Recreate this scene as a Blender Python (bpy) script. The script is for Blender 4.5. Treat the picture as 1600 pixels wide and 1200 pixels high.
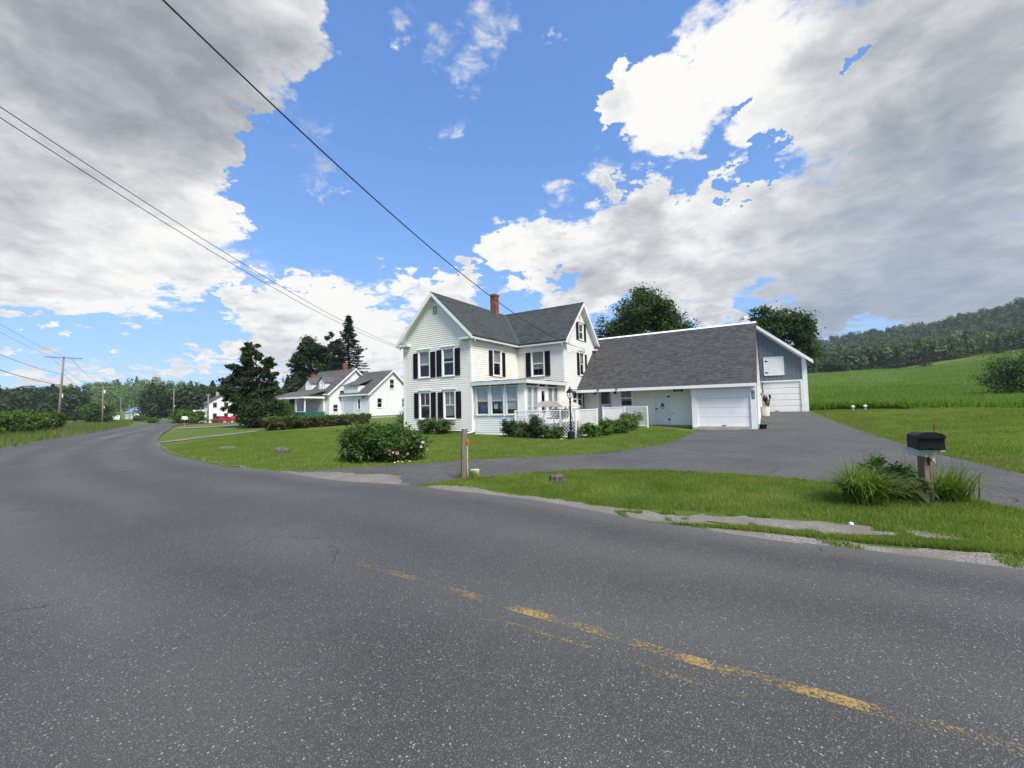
import bpy, bmesh, math, random
import numpy as np
from mathutils import Vector, Matrix
from mathutils.geometry import delaunay_2d_cdt
for o in list(bpy.data.objects): bpy.data.objects.remove(o)
scene = bpy.context.scene
col = scene.collection
R = math.radians

# ------------------------------------------------------------------ camera
EYE = 1.65; FPX = 654.72; PITCH = .0547; ROLL = -.0224          # focal length in pixels of the 1600 px wide photograph
_f = np.array([0, math.cos(PITCH), math.sin(PITCH)]); _u = np.array([0, -math.sin(PITCH), math.cos(PITCH)]); _r = np.array([1., 0, 0])
CR = math.cos(ROLL)*_r + math.sin(ROLL)*_u; CU = -math.sin(ROLL)*_r + math.cos(ROLL)*_u
CAM = np.array([0, 0, EYE])
cd = bpy.data.cameras.new('camera'); cam = bpy.data.objects.new('camera', cd); col.objects.link(cam)
cd.sensor_width = 36; cd.lens = FPX/1600*36; cd.clip_start = .05; cd.clip_end = 5000
cam.matrix_world = Matrix(((CR[0], CU[0], -_f[0], 0), (CR[1], CU[1], -_f[1], 0), (CR[2], CU[2], -_f[2], EYE), (0, 0, 0, 1)))
scene.camera = cam
def ray(x, y): return (x-800)/FPX*CR - (y-600)/FPX*CU + _f
def unit(v): v = np.asarray(v, float); return v/np.linalg.norm(v)

# ------------------------------------------------------------------ light: bright broken cloud, sun veiled
SUN_EL, SUN_AZ = 52, 150      # degrees; azimuth clockwise from the view direction
sd = bpy.data.lights.new('sun', 'SUN'); sd.energy = 3.6; sd.angle = R(20); sd.color = (1, .94, .84)
sun = bpy.data.objects.new('sun', sd); col.objects.link(sun)
_sv = Vector((math.sin(R(SUN_AZ))*math.cos(R(SUN_EL)), math.cos(R(SUN_AZ))*math.cos(R(SUN_EL)), math.sin(R(SUN_EL))))
sun.rotation_euler = _sv.to_track_quat('Z', 'Y').to_euler(); sun.location = (0, -30, 60)
scene.view_settings.view_transform = 'Standard'; scene.view_settings.look = 'None'
scene.view_settings.gamma = 1; scene.view_settings.use_curve_mapping = False
scene.view_settings.exposure = 0.74

world = bpy.data.worlds.new('World'); scene.world = world; world.use_nodes = True
wt = world.node_tree; wt.nodes.clear()
class G:
    """small helper to write shader node graphs"""
    def __init__(s, tree): s.t = tree
    def n(s, typ, **kw):
        nd = s.t.nodes.new(typ)
        for k, v in kw.items(): setattr(nd, k, v)
        return nd
    def put(s, sock, v):
        if isinstance(v, bpy.types.NodeSocket): s.t.links.new(v, sock)
        elif v is not None:
            if hasattr(sock, 'default_value'):
                if isinstance(v, (tuple, list)) and len(v) == 3 and sock.type == 'RGBA': v = (*v, 1)
                sock.default_value = v
    def m(s, op, a, b=None, c=None, clamp=False):
        nd = s.n('ShaderNodeMath', operation=op, use_clamp=clamp)
        s.put(nd.inputs[0], a); s.put(nd.inputs[1], b); s.put(nd.inputs[2], c); return nd.outputs[0]
    def v(s, op, a, b=None, c=None):
        nd = s.n('ShaderNodeVectorMath', operation=op)
        s.put(nd.inputs[0], a)
        if op == 'SCALE': s.put(nd.inputs[3], b)
        else: s.put(nd.inputs[1], b); s.put(nd.inputs[2], c)
        return nd.outputs['Value'] if op in ('DOT_PRODUCT', 'LENGTH', 'DISTANCE') else nd.outputs['Vector']
    def noise(s, vec, scale=5, detail=4, rough=.5, dist=0, color=False, lac=2):
        nd = s.n('ShaderNodeTexNoise'); s.put(nd.inputs['Vector'], vec)
        for k, x in (('Scale', scale), ('Detail', detail), ('Roughness', rough), ('Distortion', dist), ('Lacunarity', lac)): s.put(nd.inputs[k], x)
        return nd.outputs['Color'] if color else nd.outputs[0]
    def vor(s, vec, scale=5, feature='F1', rnd=1, out='Distance'):
        nd = s.n('ShaderNodeTexVoronoi', feature=feature); s.put(nd.inputs['Vector'], vec); s.put(nd.inputs['Scale'], scale); s.put(nd.inputs['Randomness'], rnd)
        return nd.outputs[out]
    def mr(s, v, a, b, c=0, d=1, smooth=False):
        nd = s.n('ShaderNodeMapRange', interpolation_type='SMOOTHSTEP' if smooth else 'LINEAR')
        for i, x in enumerate((v, a, b, c, d)): s.put(nd.inputs[i], x)
        return nd.outputs[0]
    def mix(s, f, a, b, typ='MIX'):
        nd = s.n('ShaderNodeMix', data_type='RGBA', blend_type=typ); s.put(nd.inputs[0], f); s.put(nd.inputs[6], a); s.put(nd.inputs[7], b); return nd.outputs[2]
    def ramp(s, f, stops):
        nd = s.n('ShaderNodeValToRGB'); s.put(nd.inputs[0], f); e = nd.color_ramp.elements
        while len(e) < len(stops): e.new(.5)
        for el, (p, c) in zip(e, stops): el.position = p; el.color = (*c, 1)
        return nd.outputs[0]
    def bump(s, h, strength=.3, dist=.01):
        nd = s.n('ShaderNodeBump'); s.put(nd.inputs['Height'], h); nd.inputs['Strength'].default_value = strength; nd.inputs['Distance'].default_value = dist
        return nd.outputs[0]

g = G(wt)
gen = g.n('ShaderNodeTexCoord').outputs['Generated']
D0 = g.v('NORMALIZE', gen)
sky = g.n('ShaderNodeTexSky', sky_type='NISHITA', sun_disc=False)
sky.sun_elevation = R(SUN_EL); sky.sun_rotation = R(SUN_AZ); sky.altitude = 200; sky.air_density = 1.0; sky.dust_density = .3; sky.ozone_density = 2.5
sc_ = sky.outputs[0]
sky_col = g.v('MULTIPLY', g.v('DIVIDE', sc_, g.v('MULTIPLY_ADD', sc_, (.25, .25, .25), (1, 1, 1))), (.95, 1.36, 2.05))
# cumulus: a field of billow centres (directions in the sky), broken up by noise on a flat cloud layer
sep = g.n('ShaderNodeSeparateXYZ'); g.put(sep.inputs[0], D0)
inv = g.m('DIVIDE', 1, g.m('ADD', g.m('MAXIMUM', sep.outputs[2], 0), .28))
cx = g.n('ShaderNodeCombineXYZ'); g.put(cx.inputs[0], g.m('MULTIPLY', sep.outputs[0], inv)); g.put(cx.inputs[1], g.m('MULTIPLY', sep.outputs[1], inv)); g.put(cx.inputs[2], g.m('MULTIPLY', sep.outputs[2], 1.2))
P = cx.outputs[0]
warp = g.v('SUBTRACT', g.noise(P, 2.6, 3, .55, color=True), (.5, .5, .5))
warp2 = g.v('SUBTRACT', g.noise(P, 12, 4, .62, color=True), (.5, .5, .5))
Dw = g.v('NORMALIZE', g.v('ADD', D0, g.v('ADD', g.v('SCALE', warp, .16), g.v('SCALE', warp2, .15))))
BLOBS = [(40,60,260),(210,210,190),(300,60,180),(420,30,90),(90,330,190),(240,360,135),(330,340,75),(60,430,75),(180,435,80),(290,425,55),
 (395,470,38),(455,485,55),(540,490,66),(615,434,32),(430,530,55),(600,540,60),(660,470,38),(520,560,60),
 (715,460,42),(800,400,48),(850,372,45),(910,420,85),(960,330,45),(1000,340,70),(1060,400,110),(950,275,16),
 (985,160,42),(1040,190,75),(1110,110,75),(1165,50,80),(1250,130,140),(1360,90,170),(1460,260,250),(1290,370,150),(1150,360,110),(1520,450,190),(1280,480,80),(1020,470,60),(1130,470,40),(1570,560,110),(1590,20,150),
 (200,580,30),(120,590,30),(270,575,26),(330,560,28),(60,600,40),(390,560,30)]
HOLES = [(1195,245,38),(1135,285,26),(1325,82,16),(880,428,16),(1150,160,10),(430,300,60),(420,200,36)]
fld = None
for x, y, r in BLOBS:
    c = unit(ray(x, y)); e1 = unit(ray(x, y-r)); e2 = unit(ray(x+r*.999, y)); ca = .5*(c@e1 + c@e2)
    vv = g.m('MULTIPLY_ADD', g.v('DOT_PRODUCT', Dw, tuple(c)), 1/(1-ca), -ca/(1-ca))
    fld = vv if fld is None else g.m('SMOOTH_MAX', fld, vv, .35)
for x, y, r in HOLES:
    c = unit(ray(x, y)); ca = c@unit(ray(x, y-r))
    vv = g.m('MULTIPLY_ADD', g.v('DOT_PRODUCT', Dw, tuple(c)), -1.3/(1-ca), 1.3*ca/(1-ca))
    fld = g.m('SMOOTH_MIN', fld, vv, .3)
# the rest of the sky, out of view, carries the same kind of broken cloud
wide = g.mr(g.noise(P, 1.1, 2, .5), .44, .58, -.6, .8)
away = g.mr(g.v('DOT_PRODUCT', D0, tuple(unit(ray(800, 330)))), .70, .45, 0, 1, True)
fld = g.m('MAXIMUM', fld, g.m('ADD', g.m('MULTIPLY', wide, away), g.m('MULTIPLY_ADD', away, 1.0, -1.0)))
fld = g.m('MINIMUM', g.m('MAXIMUM', fld, -1.2), 1.0)
n1 = g.noise(P, 6.5, 8, .60, .25)
n2 = g.noise(g.v('ADD', P, (.05, -.045, .06)), 6.5, 8, .60, .25)
dens = g.m('ADD', fld, g.m('MULTIPLY_ADD', n1, 1.5, -.72))
mask = g.mr(dens, .0, g.mr(g.noise(P, 3.5, 2), .40, .62, .16, .75), 0, 1, True)
WISPS = [(760,60,48,.9),(735,115,34,.8),(615,62,26,.8),(710,185,26,.8),(490,245,34,.7),(480,195,26,.5),(870,92,16,.7),(500,280,16,.8),(1240,20,30,.5),(880,300,26,.8),(940,262,30,.9),(690,200,18,.5),(680,95,30,.5),(650,30,30,.4),(400,435,46,.45),(350,425,40,.4),(420,60,60,.4)]
wsum = None
for x, y, r, w in WISPS:
    c = unit(ray(x, y)); k = -1.2/math.log(c@unit(ray(x, y+r))); q_ = g.m('MULTIPLY', g.m('POWER', g.m('MAXIMUM', g.v('DOT_PRODUCT', Dw, tuple(c)), 0), k), w); wsum = q_ if wsum is None else g.m('MAXIMUM', wsum, q_)
wisp = g.m('MULTIPLY', g.mr(wsum, .15, .75, 0, 1, True), g.mr(g.noise(P, 9, 6, .65, .8), .34, .66, 0, 1, True))
mask = g.m('MAXIMUM', mask, wisp)
# light: thin rims and sunward bumps are white, deep parts grey
lit = g.m('MULTIPLY', g.m('SUBTRACT', n1, n2), 1.25)
deep = g.mr(dens, .25, 1.25, 0, 1, True)
GREY = [(120,60,260,.46),(330,150,170,.34),(40,340,90,.22),(1500,130,240,.36),(1390,240,110,.24),(1440,510,190,.46),(1300,500,80,.28),(1010,400,70,.22),(910,430,50,.18),(470,540,60,.20)]
WHITE = [(330,330,90,.35),(190,420,110,.30),(60,300,90,.18),(1110,110,110,.35),(1040,180,90,.35),(1170,40,90,.3),(1330,270,60,.15),(1250,180,90,.2),(1290,370,60,.15),(1090,380,60,.18),(500,480,110,.3),(590,500,80,.3),(800,390,90,.25),(640,450,60,.2)]
br = g.m('MULTIPLY_ADD', deep, -.20, .93)
for lst, sg in ((GREY, -1), (WHITE, 1)):
    for x, y, r, w in lst:
        c = unit(ray(x, y)); ca = c@unit(ray(x, y-r if y > r else y+r))
        k = -1/math.log(max(ca, 1e-3))
        br = g.m('MULTIPLY_ADD', g.m('POWER', g.m('MAXIMUM', g.v('DOT_PRODUCT', D0, tuple(c)), 0), k), sg*w, br)
br = g.m('ADD', br, lit)
br = g.m('ADD', br, g.m('MULTIPLY_ADD', g.noise(P, 2.4, 4, .5, .3), .42, -.19))
ccol = g.ramp(g.mr(br, .1, 1.1, 0, 1), [(0, (.33, .365, .41)), (.3, (.48, .51, .545)), (.6, (.69, .705, .72)), (.82, (.89, .89, .885)), (1, (1.04, 1.03, 1.0))])
ccol = g.mix(g.m('MULTIPLY', g.m('POWER', g.m('MAXIMUM', g.v('DOT_PRODUCT', D0, tuple(unit(ray(1420, 500)))), 0), 26), .55), ccol, (.36, .45, .57))
bgs = g.n('ShaderNodeBackground'); g.put(bgs.inputs[0], sky_col); bgs.inputs[1].default_value = .135
bgc = g.n('ShaderNodeBackground'); g.put(bgc.inputs[0], ccol); bgc.inputs[1].default_value = .575
mixs = g.n('ShaderNodeMixShader'); g.put(mixs.inputs[0], mask); g.put(mixs.inputs[1], bgs.outputs[0]); g.put(mixs.inputs[2], bgc.outputs[0])
wo = g.n('ShaderNodeOutputWorld'); g.put(wo.inputs[0], mixs.outputs[0])
world.cycles.sampling_method = 'MANUAL'; world.cycles.sample_map_resolution = 512

# ------------------------------------------------------------------ helpers: tags, mesh building
def tag(o, label=None, cat=None, group=None, kind=None):
    if label: o['label'] = label
    if cat: o['category'] = cat
    if group: o['group'] = group
    if kind: o['kind'] = kind
    return o
def empty(name, loc=(0, 0, 0), rz=0, label=None, cat=None, group=None):
    o = bpy.data.objects.new(name, None); col.objects.link(o); o.empty_display_size = .2
    o.location = loc; o.rotation_euler = (0, 0, rz)
    return tag(o, label, cat, group)
def link(name, me, parent=None, loc=None, rz=None):
    o = bpy.data.objects.new(name, me); col.objects.link(o)
    if parent: o.parent = parent
    if loc is not None: o.location = loc
    if rz is not None: o.rotation_euler = (0, 0, rz)
    return o
def copy_tree(o, parent=None):
    c = o.copy(); col.objects.link(c); c.parent = parent
    for ch in list(o.children): copy_tree(ch, c)
    return c
class MB:
    def __init__(s): s.v = []; s.f = []
    def add(s, vs, fs):
        b = len(s.v); s.v += [tuple(map(float, v)) for v in vs]; s.f += [tuple(b+i for i in f) for f in fs]; return s
    def quad(s, a, b, c, d): return s.add([a, b, c, d], [(0, 1, 2, 3)])
    def box(s, x0, x1, y0, y1, z0, z1):
        return s.add([(x0,y0,z0),(x1,y0,z0),(x1,y1,z0),(x0,y1,z0),(x0,y0,z1),(x1,y0,z1),(x1,y1,z1),(x0,y1,z1)],
                     [(0,3,2,1),(4,5,6,7),(0,1,5,4),(1,2,6,5),(2,3,7,6),(3,0,4,7)])
    def bbox(s, x0, x1, y0, y1, z0, z1, b=.006):
        """box with chamfered vertical and top edges"""
        ring = lambda z, i: [(x0+b+i,y0+i,z),(x1-b-i,y0+i,z),(x1-i,y0+b+i,z),(x1-i,y1-b-i,z),(x1-b-i,y1-i,z),(x0+b+i,y1-i,z),(x0+i,y1-b-i,z),(x0+i,y0+b+i,z)]
        rs = [ring(z0, 0), ring(z1-b, 0), ring(z1, b*.9)]
        return s.rings(rs)
    def rings(s, rs, close=True):
        n = len(rs[0]); vs = [p for r in rs for p in r]; fs = []
        for k in range(len(rs)-1):
            for i in range(n):
                j = (i+1) % n; fs.append((k*n+i, k*n+j, (k+1)*n+j, (k+1)*n+i))
        if close: fs.append(tuple(range(n-1, -1, -1))); fs.append(tuple((len(rs)-1)*n+i for i in range(n)))
        return s.add(vs, fs)
    def prism(s, poly, d):
        """extrude a 3D polygon by vector d"""
        n = len(poly); p2 = [tuple(p[i]+d[i] for i in range(3)) for p in poly]
        return s.add(list(poly)+p2, [tuple(range(n-1, -1, -1)), tuple(range(n, 2*n))]+[(i, (i+1) % n, n+(i+1) % n, n+i) for i in range(n)])
    def tube(s, pts, rad, n=8, cap=True):
        pts = [Vector(p) for p in pts]; rs = []
        rad = [float(rad)]*len(pts) if not hasattr(rad, "__len__") else [float(x) for x in rad]
        up = Vector((0, 0, 1))
        for i, p in enumerate(pts):
            d = (pts[min(i+1, len(pts)-1)]-pts[max(i-1, 0)]).normalized()
            a = d.cross(up); a = a.normalized() if a.length > 1e-3 else Vector((1, 0, 0))
            b = a.cross(d)
            rs.append([tuple(p+rad[i]*(math.cos(t)*a+math.sin(t)*b)) for t in (2*math.pi*k/n for k in range(n))])
        return s.rings(rs, cap)
    def lathe(s, prof, c=(0, 0, 0), n=16, a0=0):
        return s.rings([[(c[0]+r*math.cos(a0+2*math.pi*k/n), c[1]+r*math.sin(a0+2*math.pi*k/n), c[2]+z) for k in range(n)] for r, z in prof])
    def build(s, name, mat, parent=None, loc=None, rz=None, smooth=False, bevel=0):
        me = bpy.data.meshes.new(name); me.from_pydata(s.v, [], s.f); me.update()
        if mat: me.materials.append(mat)
        if smooth: me.polygons.foreach_set('use_smooth', [True]*len(me.polygons))
        o = link(name, me, parent, loc, rz)
        if bevel:
            m = o.modifiers.new('bevel', 'BEVEL'); m.width = bevel; m.segments = 2; m.limit_method = 'ANGLE'
        return o
def fast_mesh(name, V, F, mat, parent=None, tint=None, smooth=False):
    """V (n,3), F (m,k) arrays"""
    V = np.ascontiguousarray(V, np.float32); F = np.ascontiguousarray(F, np.int32); k = F.shape[1]
    me = bpy.data.meshes.new(name); me.vertices.add(len(V)); me.vertices.foreach_set('co', V.ravel())
    me.loops.add(F.size); me.loops.foreach_set('vertex_index', F.ravel())
    me.polygons.add(len(F)); me.polygons.foreach_set('loop_start', np.arange(0, F.size, k, dtype=np.int32)); me.polygons.foreach_set('loop_total', np.full(len(F), k, np.int32))
    if smooth: me.polygons.foreach_set('use_smooth', np.ones(len(F), bool))
    if tint is not None:
        at = me.attributes.new('tint', 'FLOAT', 'POINT'); at.data.foreach_set('value', np.ascontiguousarray(tint, np.float32))
    me.update(calc_edges=True); me.materials.append(mat)
    return link(name, me, parent)

# ------------------------------------------------------------------ materials
MATS = {}
def mat(name, color=None, rough=.6, metal=0, spec=.5, var=0, vscale=3, bump=0, bscale=40, fn=None):
    """a Principled material whose colour carries a little noise; fn(g, bsdf) adds a graph of its own"""
    if name in MATS: return MATS[name]
    m = bpy.data.materials.new(name); m.use_nodes = True; t = m.node_tree; b = t.nodes['Principled BSDF']; q = G(t)
    b.inputs['Roughness'].default_value = rough; b.inputs['Metallic'].default_value = metal; b.inputs['Specular IOR Level'].default_value = spec
    if color is not None:
        pos = q.n('ShaderNodeNewGeometry').outputs['Position']
        if var:
            n = q.noise(pos, vscale, 6, .6); c2 = q.mix(q.mr(n, .3, .7), tuple(c*(1-var) for c in color), tuple(min(1, c*(1+var)) for c in color)); q.put(b.inputs['Base Color'], c2)
        else: b.inputs['Base Color'].default_value = (*color, 1)
        if bump: q.put(b.inputs['Normal'], q.bump(q.noise(pos, bscale, 4), bump, .01))
    if fn: fn(q, b)
    MATS[name] = m; return m
def wpos(q): return q.n('ShaderNodeNewGeometry').outputs['Position']
def island(q): return q.n('ShaderNodeNewGeometry').outputs['Random Per Island']

def f_vinyl(q, b):
    p = wpos(q); pz = q.v('MULTIPLY', p, (1, 1, .25))
    c = q.mix(q.mr(island(q), 0, 1, 0, .5), (.78, .762, .695), (.815, .80, .745))
    c = q.mix(q.mr(q.noise(pz, 1.4, 6, .65), .5, .8, 0, .35), c, (.60, .59, .50)); q.put(b.inputs['Base Color'], c)
def f_vinyl_white(q, b):
    p = wpos(q)
    q.put(b.inputs['Base Color'], q.mix(q.mr(q.noise(p, 1.7, 6, .65), .45, .8, 0, .3), (.78, .78, .76), (.62, .62, .58)))
vinyl = mat('cream_vinyl', rough=.5, fn=f_vinyl); vinylw = mat('white_vinyl', rough=.5, fn=f_vinyl_white)
trim = mat('white_trim_paint', (.80, .80, .79), .45, var=.05, vscale=2)
trim_grey = mat('aged_trim_paint', (.60, .62, .63), .5, var=.10, vscale=2)
black = mat('black_shutter_paint', (.010, .010, .012), .75, spec=.15, var=.3)
blackm = mat('black_metal', (.012, .012, .014), .35, metal=.2, var=.3)
blackp = mat('black_plastic', (.010, .010, .011), .6, spec=.22, var=.25)
def f_shingle(base, spread):
    def f(q, b):
        i = island(q); p = wpos(q)
        c = q.ramp(i, [(0, tuple(x*(1-spread) for x in base)), (.5, base), (1, tuple(x*(1+spread) for x in base))])
        c = q.mix(q.mr(q.noise(p, 60, 2), .35, .7, 0, .35), c, tuple(x*.45 for x in base))
        c = q.mix(q.mr(q.noise(p, .6, 5), .4, .75, 0, .35), c, tuple(x*1.35 for x in base))
        q.put(b.inputs['Base Color'], c); q.put(b.inputs['Normal'], q.bump(q.noise(p, 220, 2), .5, .004))
    return f
shing_house = mat('green_grey_shingle', rough=.9, spec=.2, fn=f_shingle((.058, .068, .068), .28))
shing_wing = mat('charcoal_shingle', rough=.9, spec=.2, fn=f_shingle((.068, .067, .069), .32))
shing_far = mat('weathered_shingle', rough=.9, spec=.2, fn=f_shingle((.10, .098, .095), .3))
deckmat = mat('roof_deck', (.03, .032, .034), .9)
valley_m = mat('green_flashing', (.075, .105, .098), .5, metal=.3, var=.15)
def f_brick(q, b):
    q.put(b.inputs['Base Color'], q.ramp(island(q), [(0, (.14, .045, .028)), (.5, (.22, .075, .045)), (1, (.30, .12, .075))]))
brick = mat('chimney_brick', rough=.85, fn=f_brick); mortar = mat('mortar', (.28, .25, .22), .9, var=.2)
concrete = mat('concrete', (.36, .34, .30), .85, var=.22, vscale=4, bump=.3)
def f_barn(q, b):
    p = wpos(q); c = q.ramp(island(q), [(0, (.115, .142, .168)), (1, (.148, .178, .205))])
    q.put(b.inputs['Base Color'], q.mix(q.mr(q.noise(q.v('MULTIPLY', p, (6, 6, .5)), 2, 6, .6), .45, .75, 0, .4), c, (.18, .21, .235)))
barnp = mat('grey_blue_barn_paint', rough=.65, fn=f_barn)
metal_roof = mat('galvanised_roof', (.62, .64, .66), .35, metal=.6, var=.1)
curtain = mat('curtain_cloth', (.36, .36, .33), .9, var=.2, vscale=6); shade = mat('window_shade', (.50, .52, .55), .85, var=.08)
def f_glass(q, b):
    t = q.t; out = t.nodes['Material Output']
    gl = q.n('ShaderNodeBsdfGlossy'); gl.inputs['Roughness'].default_value = .02; gl.inputs['Color'].default_value = (.7, .72, .73, 1)
    tr = q.n('ShaderNodeBsdfTransparent'); tr.inputs['Color'].default_value = (.90, .92, .92, 1)
    ge = q.n('ShaderNodeNewGeometry'); cs = q.m('ABSOLUTE', q.v('DOT_PRODUCT', ge.outputs['Normal'], ge.outputs['Incoming'])); fr_ = q.m('MULTIPLY_ADD', q.m('POWER', q.m('SUBTRACT', 1, cs), 5), .92, .045)
    mx = q.n('ShaderNodeMixShader'); q.put(mx.inputs[0], fr_); q.put(mx.inputs[1], tr.outputs[0]); q.put(mx.inputs[2], gl.outputs[0]); q.put(out.inputs[0], mx.outputs[0])
glass = mat('window_glass', fn=f_glass)
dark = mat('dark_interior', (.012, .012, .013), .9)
def f_wood(base):
    def f(q, b):
        p = wpos(q); n = q.noise(q.v('MULTIPLY', p, (9, 9, .8)), 4, 8, .65, .4)
        q.put(b.inputs['Base Color'], q.ramp(n, [(.25, tuple(c*.45 for c in base)), (.5, base), (.75, tuple(c*1.45 for c in base))]))
        q.put(b.inputs['Normal'], q.bump(n, .6, .01))
    return f
oldwood = mat('weathered_wood', rough=.9, fn=f_wood((.15, .13, .105))); brownwood = mat('brown_post_wood', rough=.85, fn=f_wood((.15, .105, .07))); polewood = mat('utility_pole_wood', rough=.9, fn=f_wood((.21, .18, .15)))
bark = mat('bark', rough=.95, fn=f_wood((.07, .06, .05)))
rubber = mat('rubber', (.02, .02, .02), .8); chrome = mat('chrome', (.6, .6, .6), .2, metal=1)
wire_m = mat('cable_black', (.012, .012, .015), .5)
# --- asphalt with stones in it, wear bands that follow the road (v = metres from the centre line, kept in attribute 'tint')
def f_asphalt(q, b):
    p = wpos(q); at = q.n('ShaderNodeAttribute', attribute_name='tint').outputs['Fac']
    base = q.mix(q.mr(q.noise(p, .35, 6, .6), .3, .7), (.038, .0385, .0365), (.062, .062, .058))
    wt_ = q.m('SINE', q.m('MULTIPLY_ADD', at, 3.6, q.m('MULTIPLY', q.noise(p, .3, 3), 3)))
    base = q.mix(q.m('MULTIPLY', q.mr(wt_, -1, 1, 0, .62), q.mr(q.noise(p, .22, 3), .35, .65)), base, (.105, .105, .098))
    fine = q.vor(p, 185, out='Color'); sp = q.n('ShaderNodeSeparateColor'); q.put(sp.inputs[0], fine)
    dist = q.vor(p, 185)
    stone = q.m('MULTIPLY', q.mr(sp.outputs[0], .50, .60), q.mr(dist, .44, .30))
    sc = q.mix(sp.outputs[1], (.080, .081, .078), (.30, .30, .285))
    c = q.mix(stone, base, sc)
    coarse = q.vor(p, 62, out='Color'); sp2 = q.n('ShaderNodeSeparateColor'); q.put(sp2.inputs[0], coarse)
    st2 = q.m('MULTIPLY', q.mr(sp2.outputs[0], .84, .9), q.mr(q.vor(p, 62), .36, .26))
    c = q.mix(st2, c, q.mix(sp2.outputs[1], (.12, .12, .115), (.35, .35, .335)))
    pit = q.mr(q.noise(p, 95, 3, .6), .38, .30); c = q.mix(q.m('MULTIPLY', pit, .8), c, (.025, .026, .028))
    cr = q.vor(q.v('ADD', p, q.v('SCALE', q.noise(p, 2.2, 5, .7, color=True), .55)), .42, 'DISTANCE_TO_EDGE')
    crk = q.m('MULTIPLY', q.mr(cr, .0045, .0008), q.mr(q.noise(p, .5, 2), .535, .61)); c = q.mix(crk, c, (.018, .018, .018))
    c = q.mix(q.mr(q.m('ABSOLUTE', at), 2.75, 3.35, 0, .32), c, (.13, .12, .105))
    q.put(b.inputs['Base Color'], c)
    h = q.m('ADD', q.m('MULTIPLY', stone, .6), q.m('SUBTRACT', q.noise(p, 120, 3), q.m('MULTIPLY', crk, 2)))
    q.put(b.inputs['Normal'], q.bump(h, .45, .006))
asphalt = mat('road_asphalt', rough=.72, spec=.3, fn=f_asphalt)
def f_drive(q, b):
    p = wpos(q)
    base = q.mix(q.mr(q.noise(p, .5, 7, .62), .3, .7), (.046, .046, .045), (.086, .085, .081))
    base = q.mix(q.mr(q.noise(q.v('MULTIPLY', p, (1, 2.2, 1)), 1.1, 6, .7, .8), .56, .72, 0, .65), base, (.14, .138, .13))
    sp = q.n('ShaderNodeSeparateColor'); q.put(sp.inputs[0], q.vor(p, 110, out='Color'))
    c = q.mix(q.m('MULTIPLY', q.mr(sp.outputs[0], .66, .76), .8), base, (.17, .17, .17)); c = q.mix(q.mr(q.noise(p, 70, 3), .40, .33, 0, .7), c, (.04, .04, .042))
    cr = q.vor(q.v('ADD', p, q.v('SCALE', q.noise(p, 1.8, 5, .7, color=True), .7)), .30, 'DISTANCE_TO_EDGE')
    c = q.mix(q.m('MULTIPLY', q.mr(cr, .008, .001), q.mr(q.noise(p, .3, 2), .5, .58)), c, (.025, .025, .025))
    q.put(b.inputs['Base Color'], c); q.put(b.inputs['Normal'], q.bump(q.noise(p, 100, 3), .4, .006))
driveway_m = mat('driveway_asphalt', rough=.9, spec=.12, fn=f_drive)
def f_gravel(q, b):
    p = wpos(q); sp = q.n('ShaderNodeSeparateColor'); q.put(sp.inputs[0], q.vor(p, 55, out='Color'))
    c = q.ramp(sp.outputs[0], [(0, (.11, .102, .088)), (.5, (.20, .187, .165)), (1, (.31, .295, .265))])
    c = q.mix(q.mr(q.noise(p, 1.3, 6, .65), .35, .65), c, (.150, .132, .108)); q.put(b.inputs['Base Color'], c)
    q.put(b.inputs['Normal'], q.bump(q.vor(p, 55), .7, .012))
gravel = mat('sandy_gravel', rough=.95, fn=f_gravel)
def f_lawn(q, b):
    p = wpos(q)
    big = q.noise(p, .16, 5, .6); mid = q.noise(p, 1.3, 6, .65); fine = q.noise(p, 38, 4, .7)
    c = q.mix(q.mr(big, .3, .7), (.085, .136, .020), (.130, .188, .033))
    c = q.mix(q.mr(mid, .52, .78, 0, .6), c, (.155, .175, .055))
    c = q.mix(q.mr(fine, .35, .65, .5, 0), c, (.040, .070, .011))
    c = q.mix(q.mr(q.noise(p, 9, 4, .6), .55, .75, 0, .5), c, (.115, .19, .032))
    q.put(b.inputs['Base Color'], c); q.put(b.inputs['Normal'], q.bump(q.m('ADD', fine, q.noise(p, 90, 3, .7)), .8, .03))
lawn_m = mat('lawn_grass_ground', rough=.95, spec=.15, fn=f_lawn)
def f_paint(q, b):
    t = q.t; p = wpos(q)
    n = q.m('ADD', q.m('MULTIPLY', q.noise(p, 42, 7, .8), .75), q.m('MULTIPLY', q.noise(p, 2.3, 3, .6), .55))
    b.inputs['Base Color'].default_value = (.36, .245, .085, 1)
    far = q.mr(q.v('LENGTH', p), 3, 7, .0, -.02)
    q.put(b.inputs['Alpha'], q.mr(q.m('ADD', n, far), .64, .76, 0, .85))
paint = mat('worn_yellow_paint', rough=.7, fn=f_paint)
def leafmat(name, dark_, mid, light, trans=.3):
    def f(q, b):
        t = q.t; out = t.nodes['Material Output']
        at = q.n('ShaderNodeAttribute', attribute_name='tint').outputs['Fac']
        k = q.m('ADD', q.m('MULTIPLY', at, .7), q.m('MULTIPLY', island(q), .3))
        c = q.ramp(k, [(0, dark_), (.5, mid), (1, light)])
        q.put(b.inputs['Base Color'], c); b.inputs['Roughness'].default_value = .6; b.inputs['Specular IOR Level'].default_value = .25
        tr = q.n('ShaderNodeBsdfTranslucent'); q.put(tr.inputs[0], q.mix(1, c, (1.3, 1.5, .6), 'MULTIPLY'))
        mx = q.n('ShaderNodeMixShader'); mx.inputs[0].default_value = trans; q.put(mx.inputs[1], b.outputs[0]); q.put(mx.inputs[2], tr.outputs[0]); q.put(out.inputs[0], mx.outputs[0])
    return mat(name, fn=f)
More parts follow.
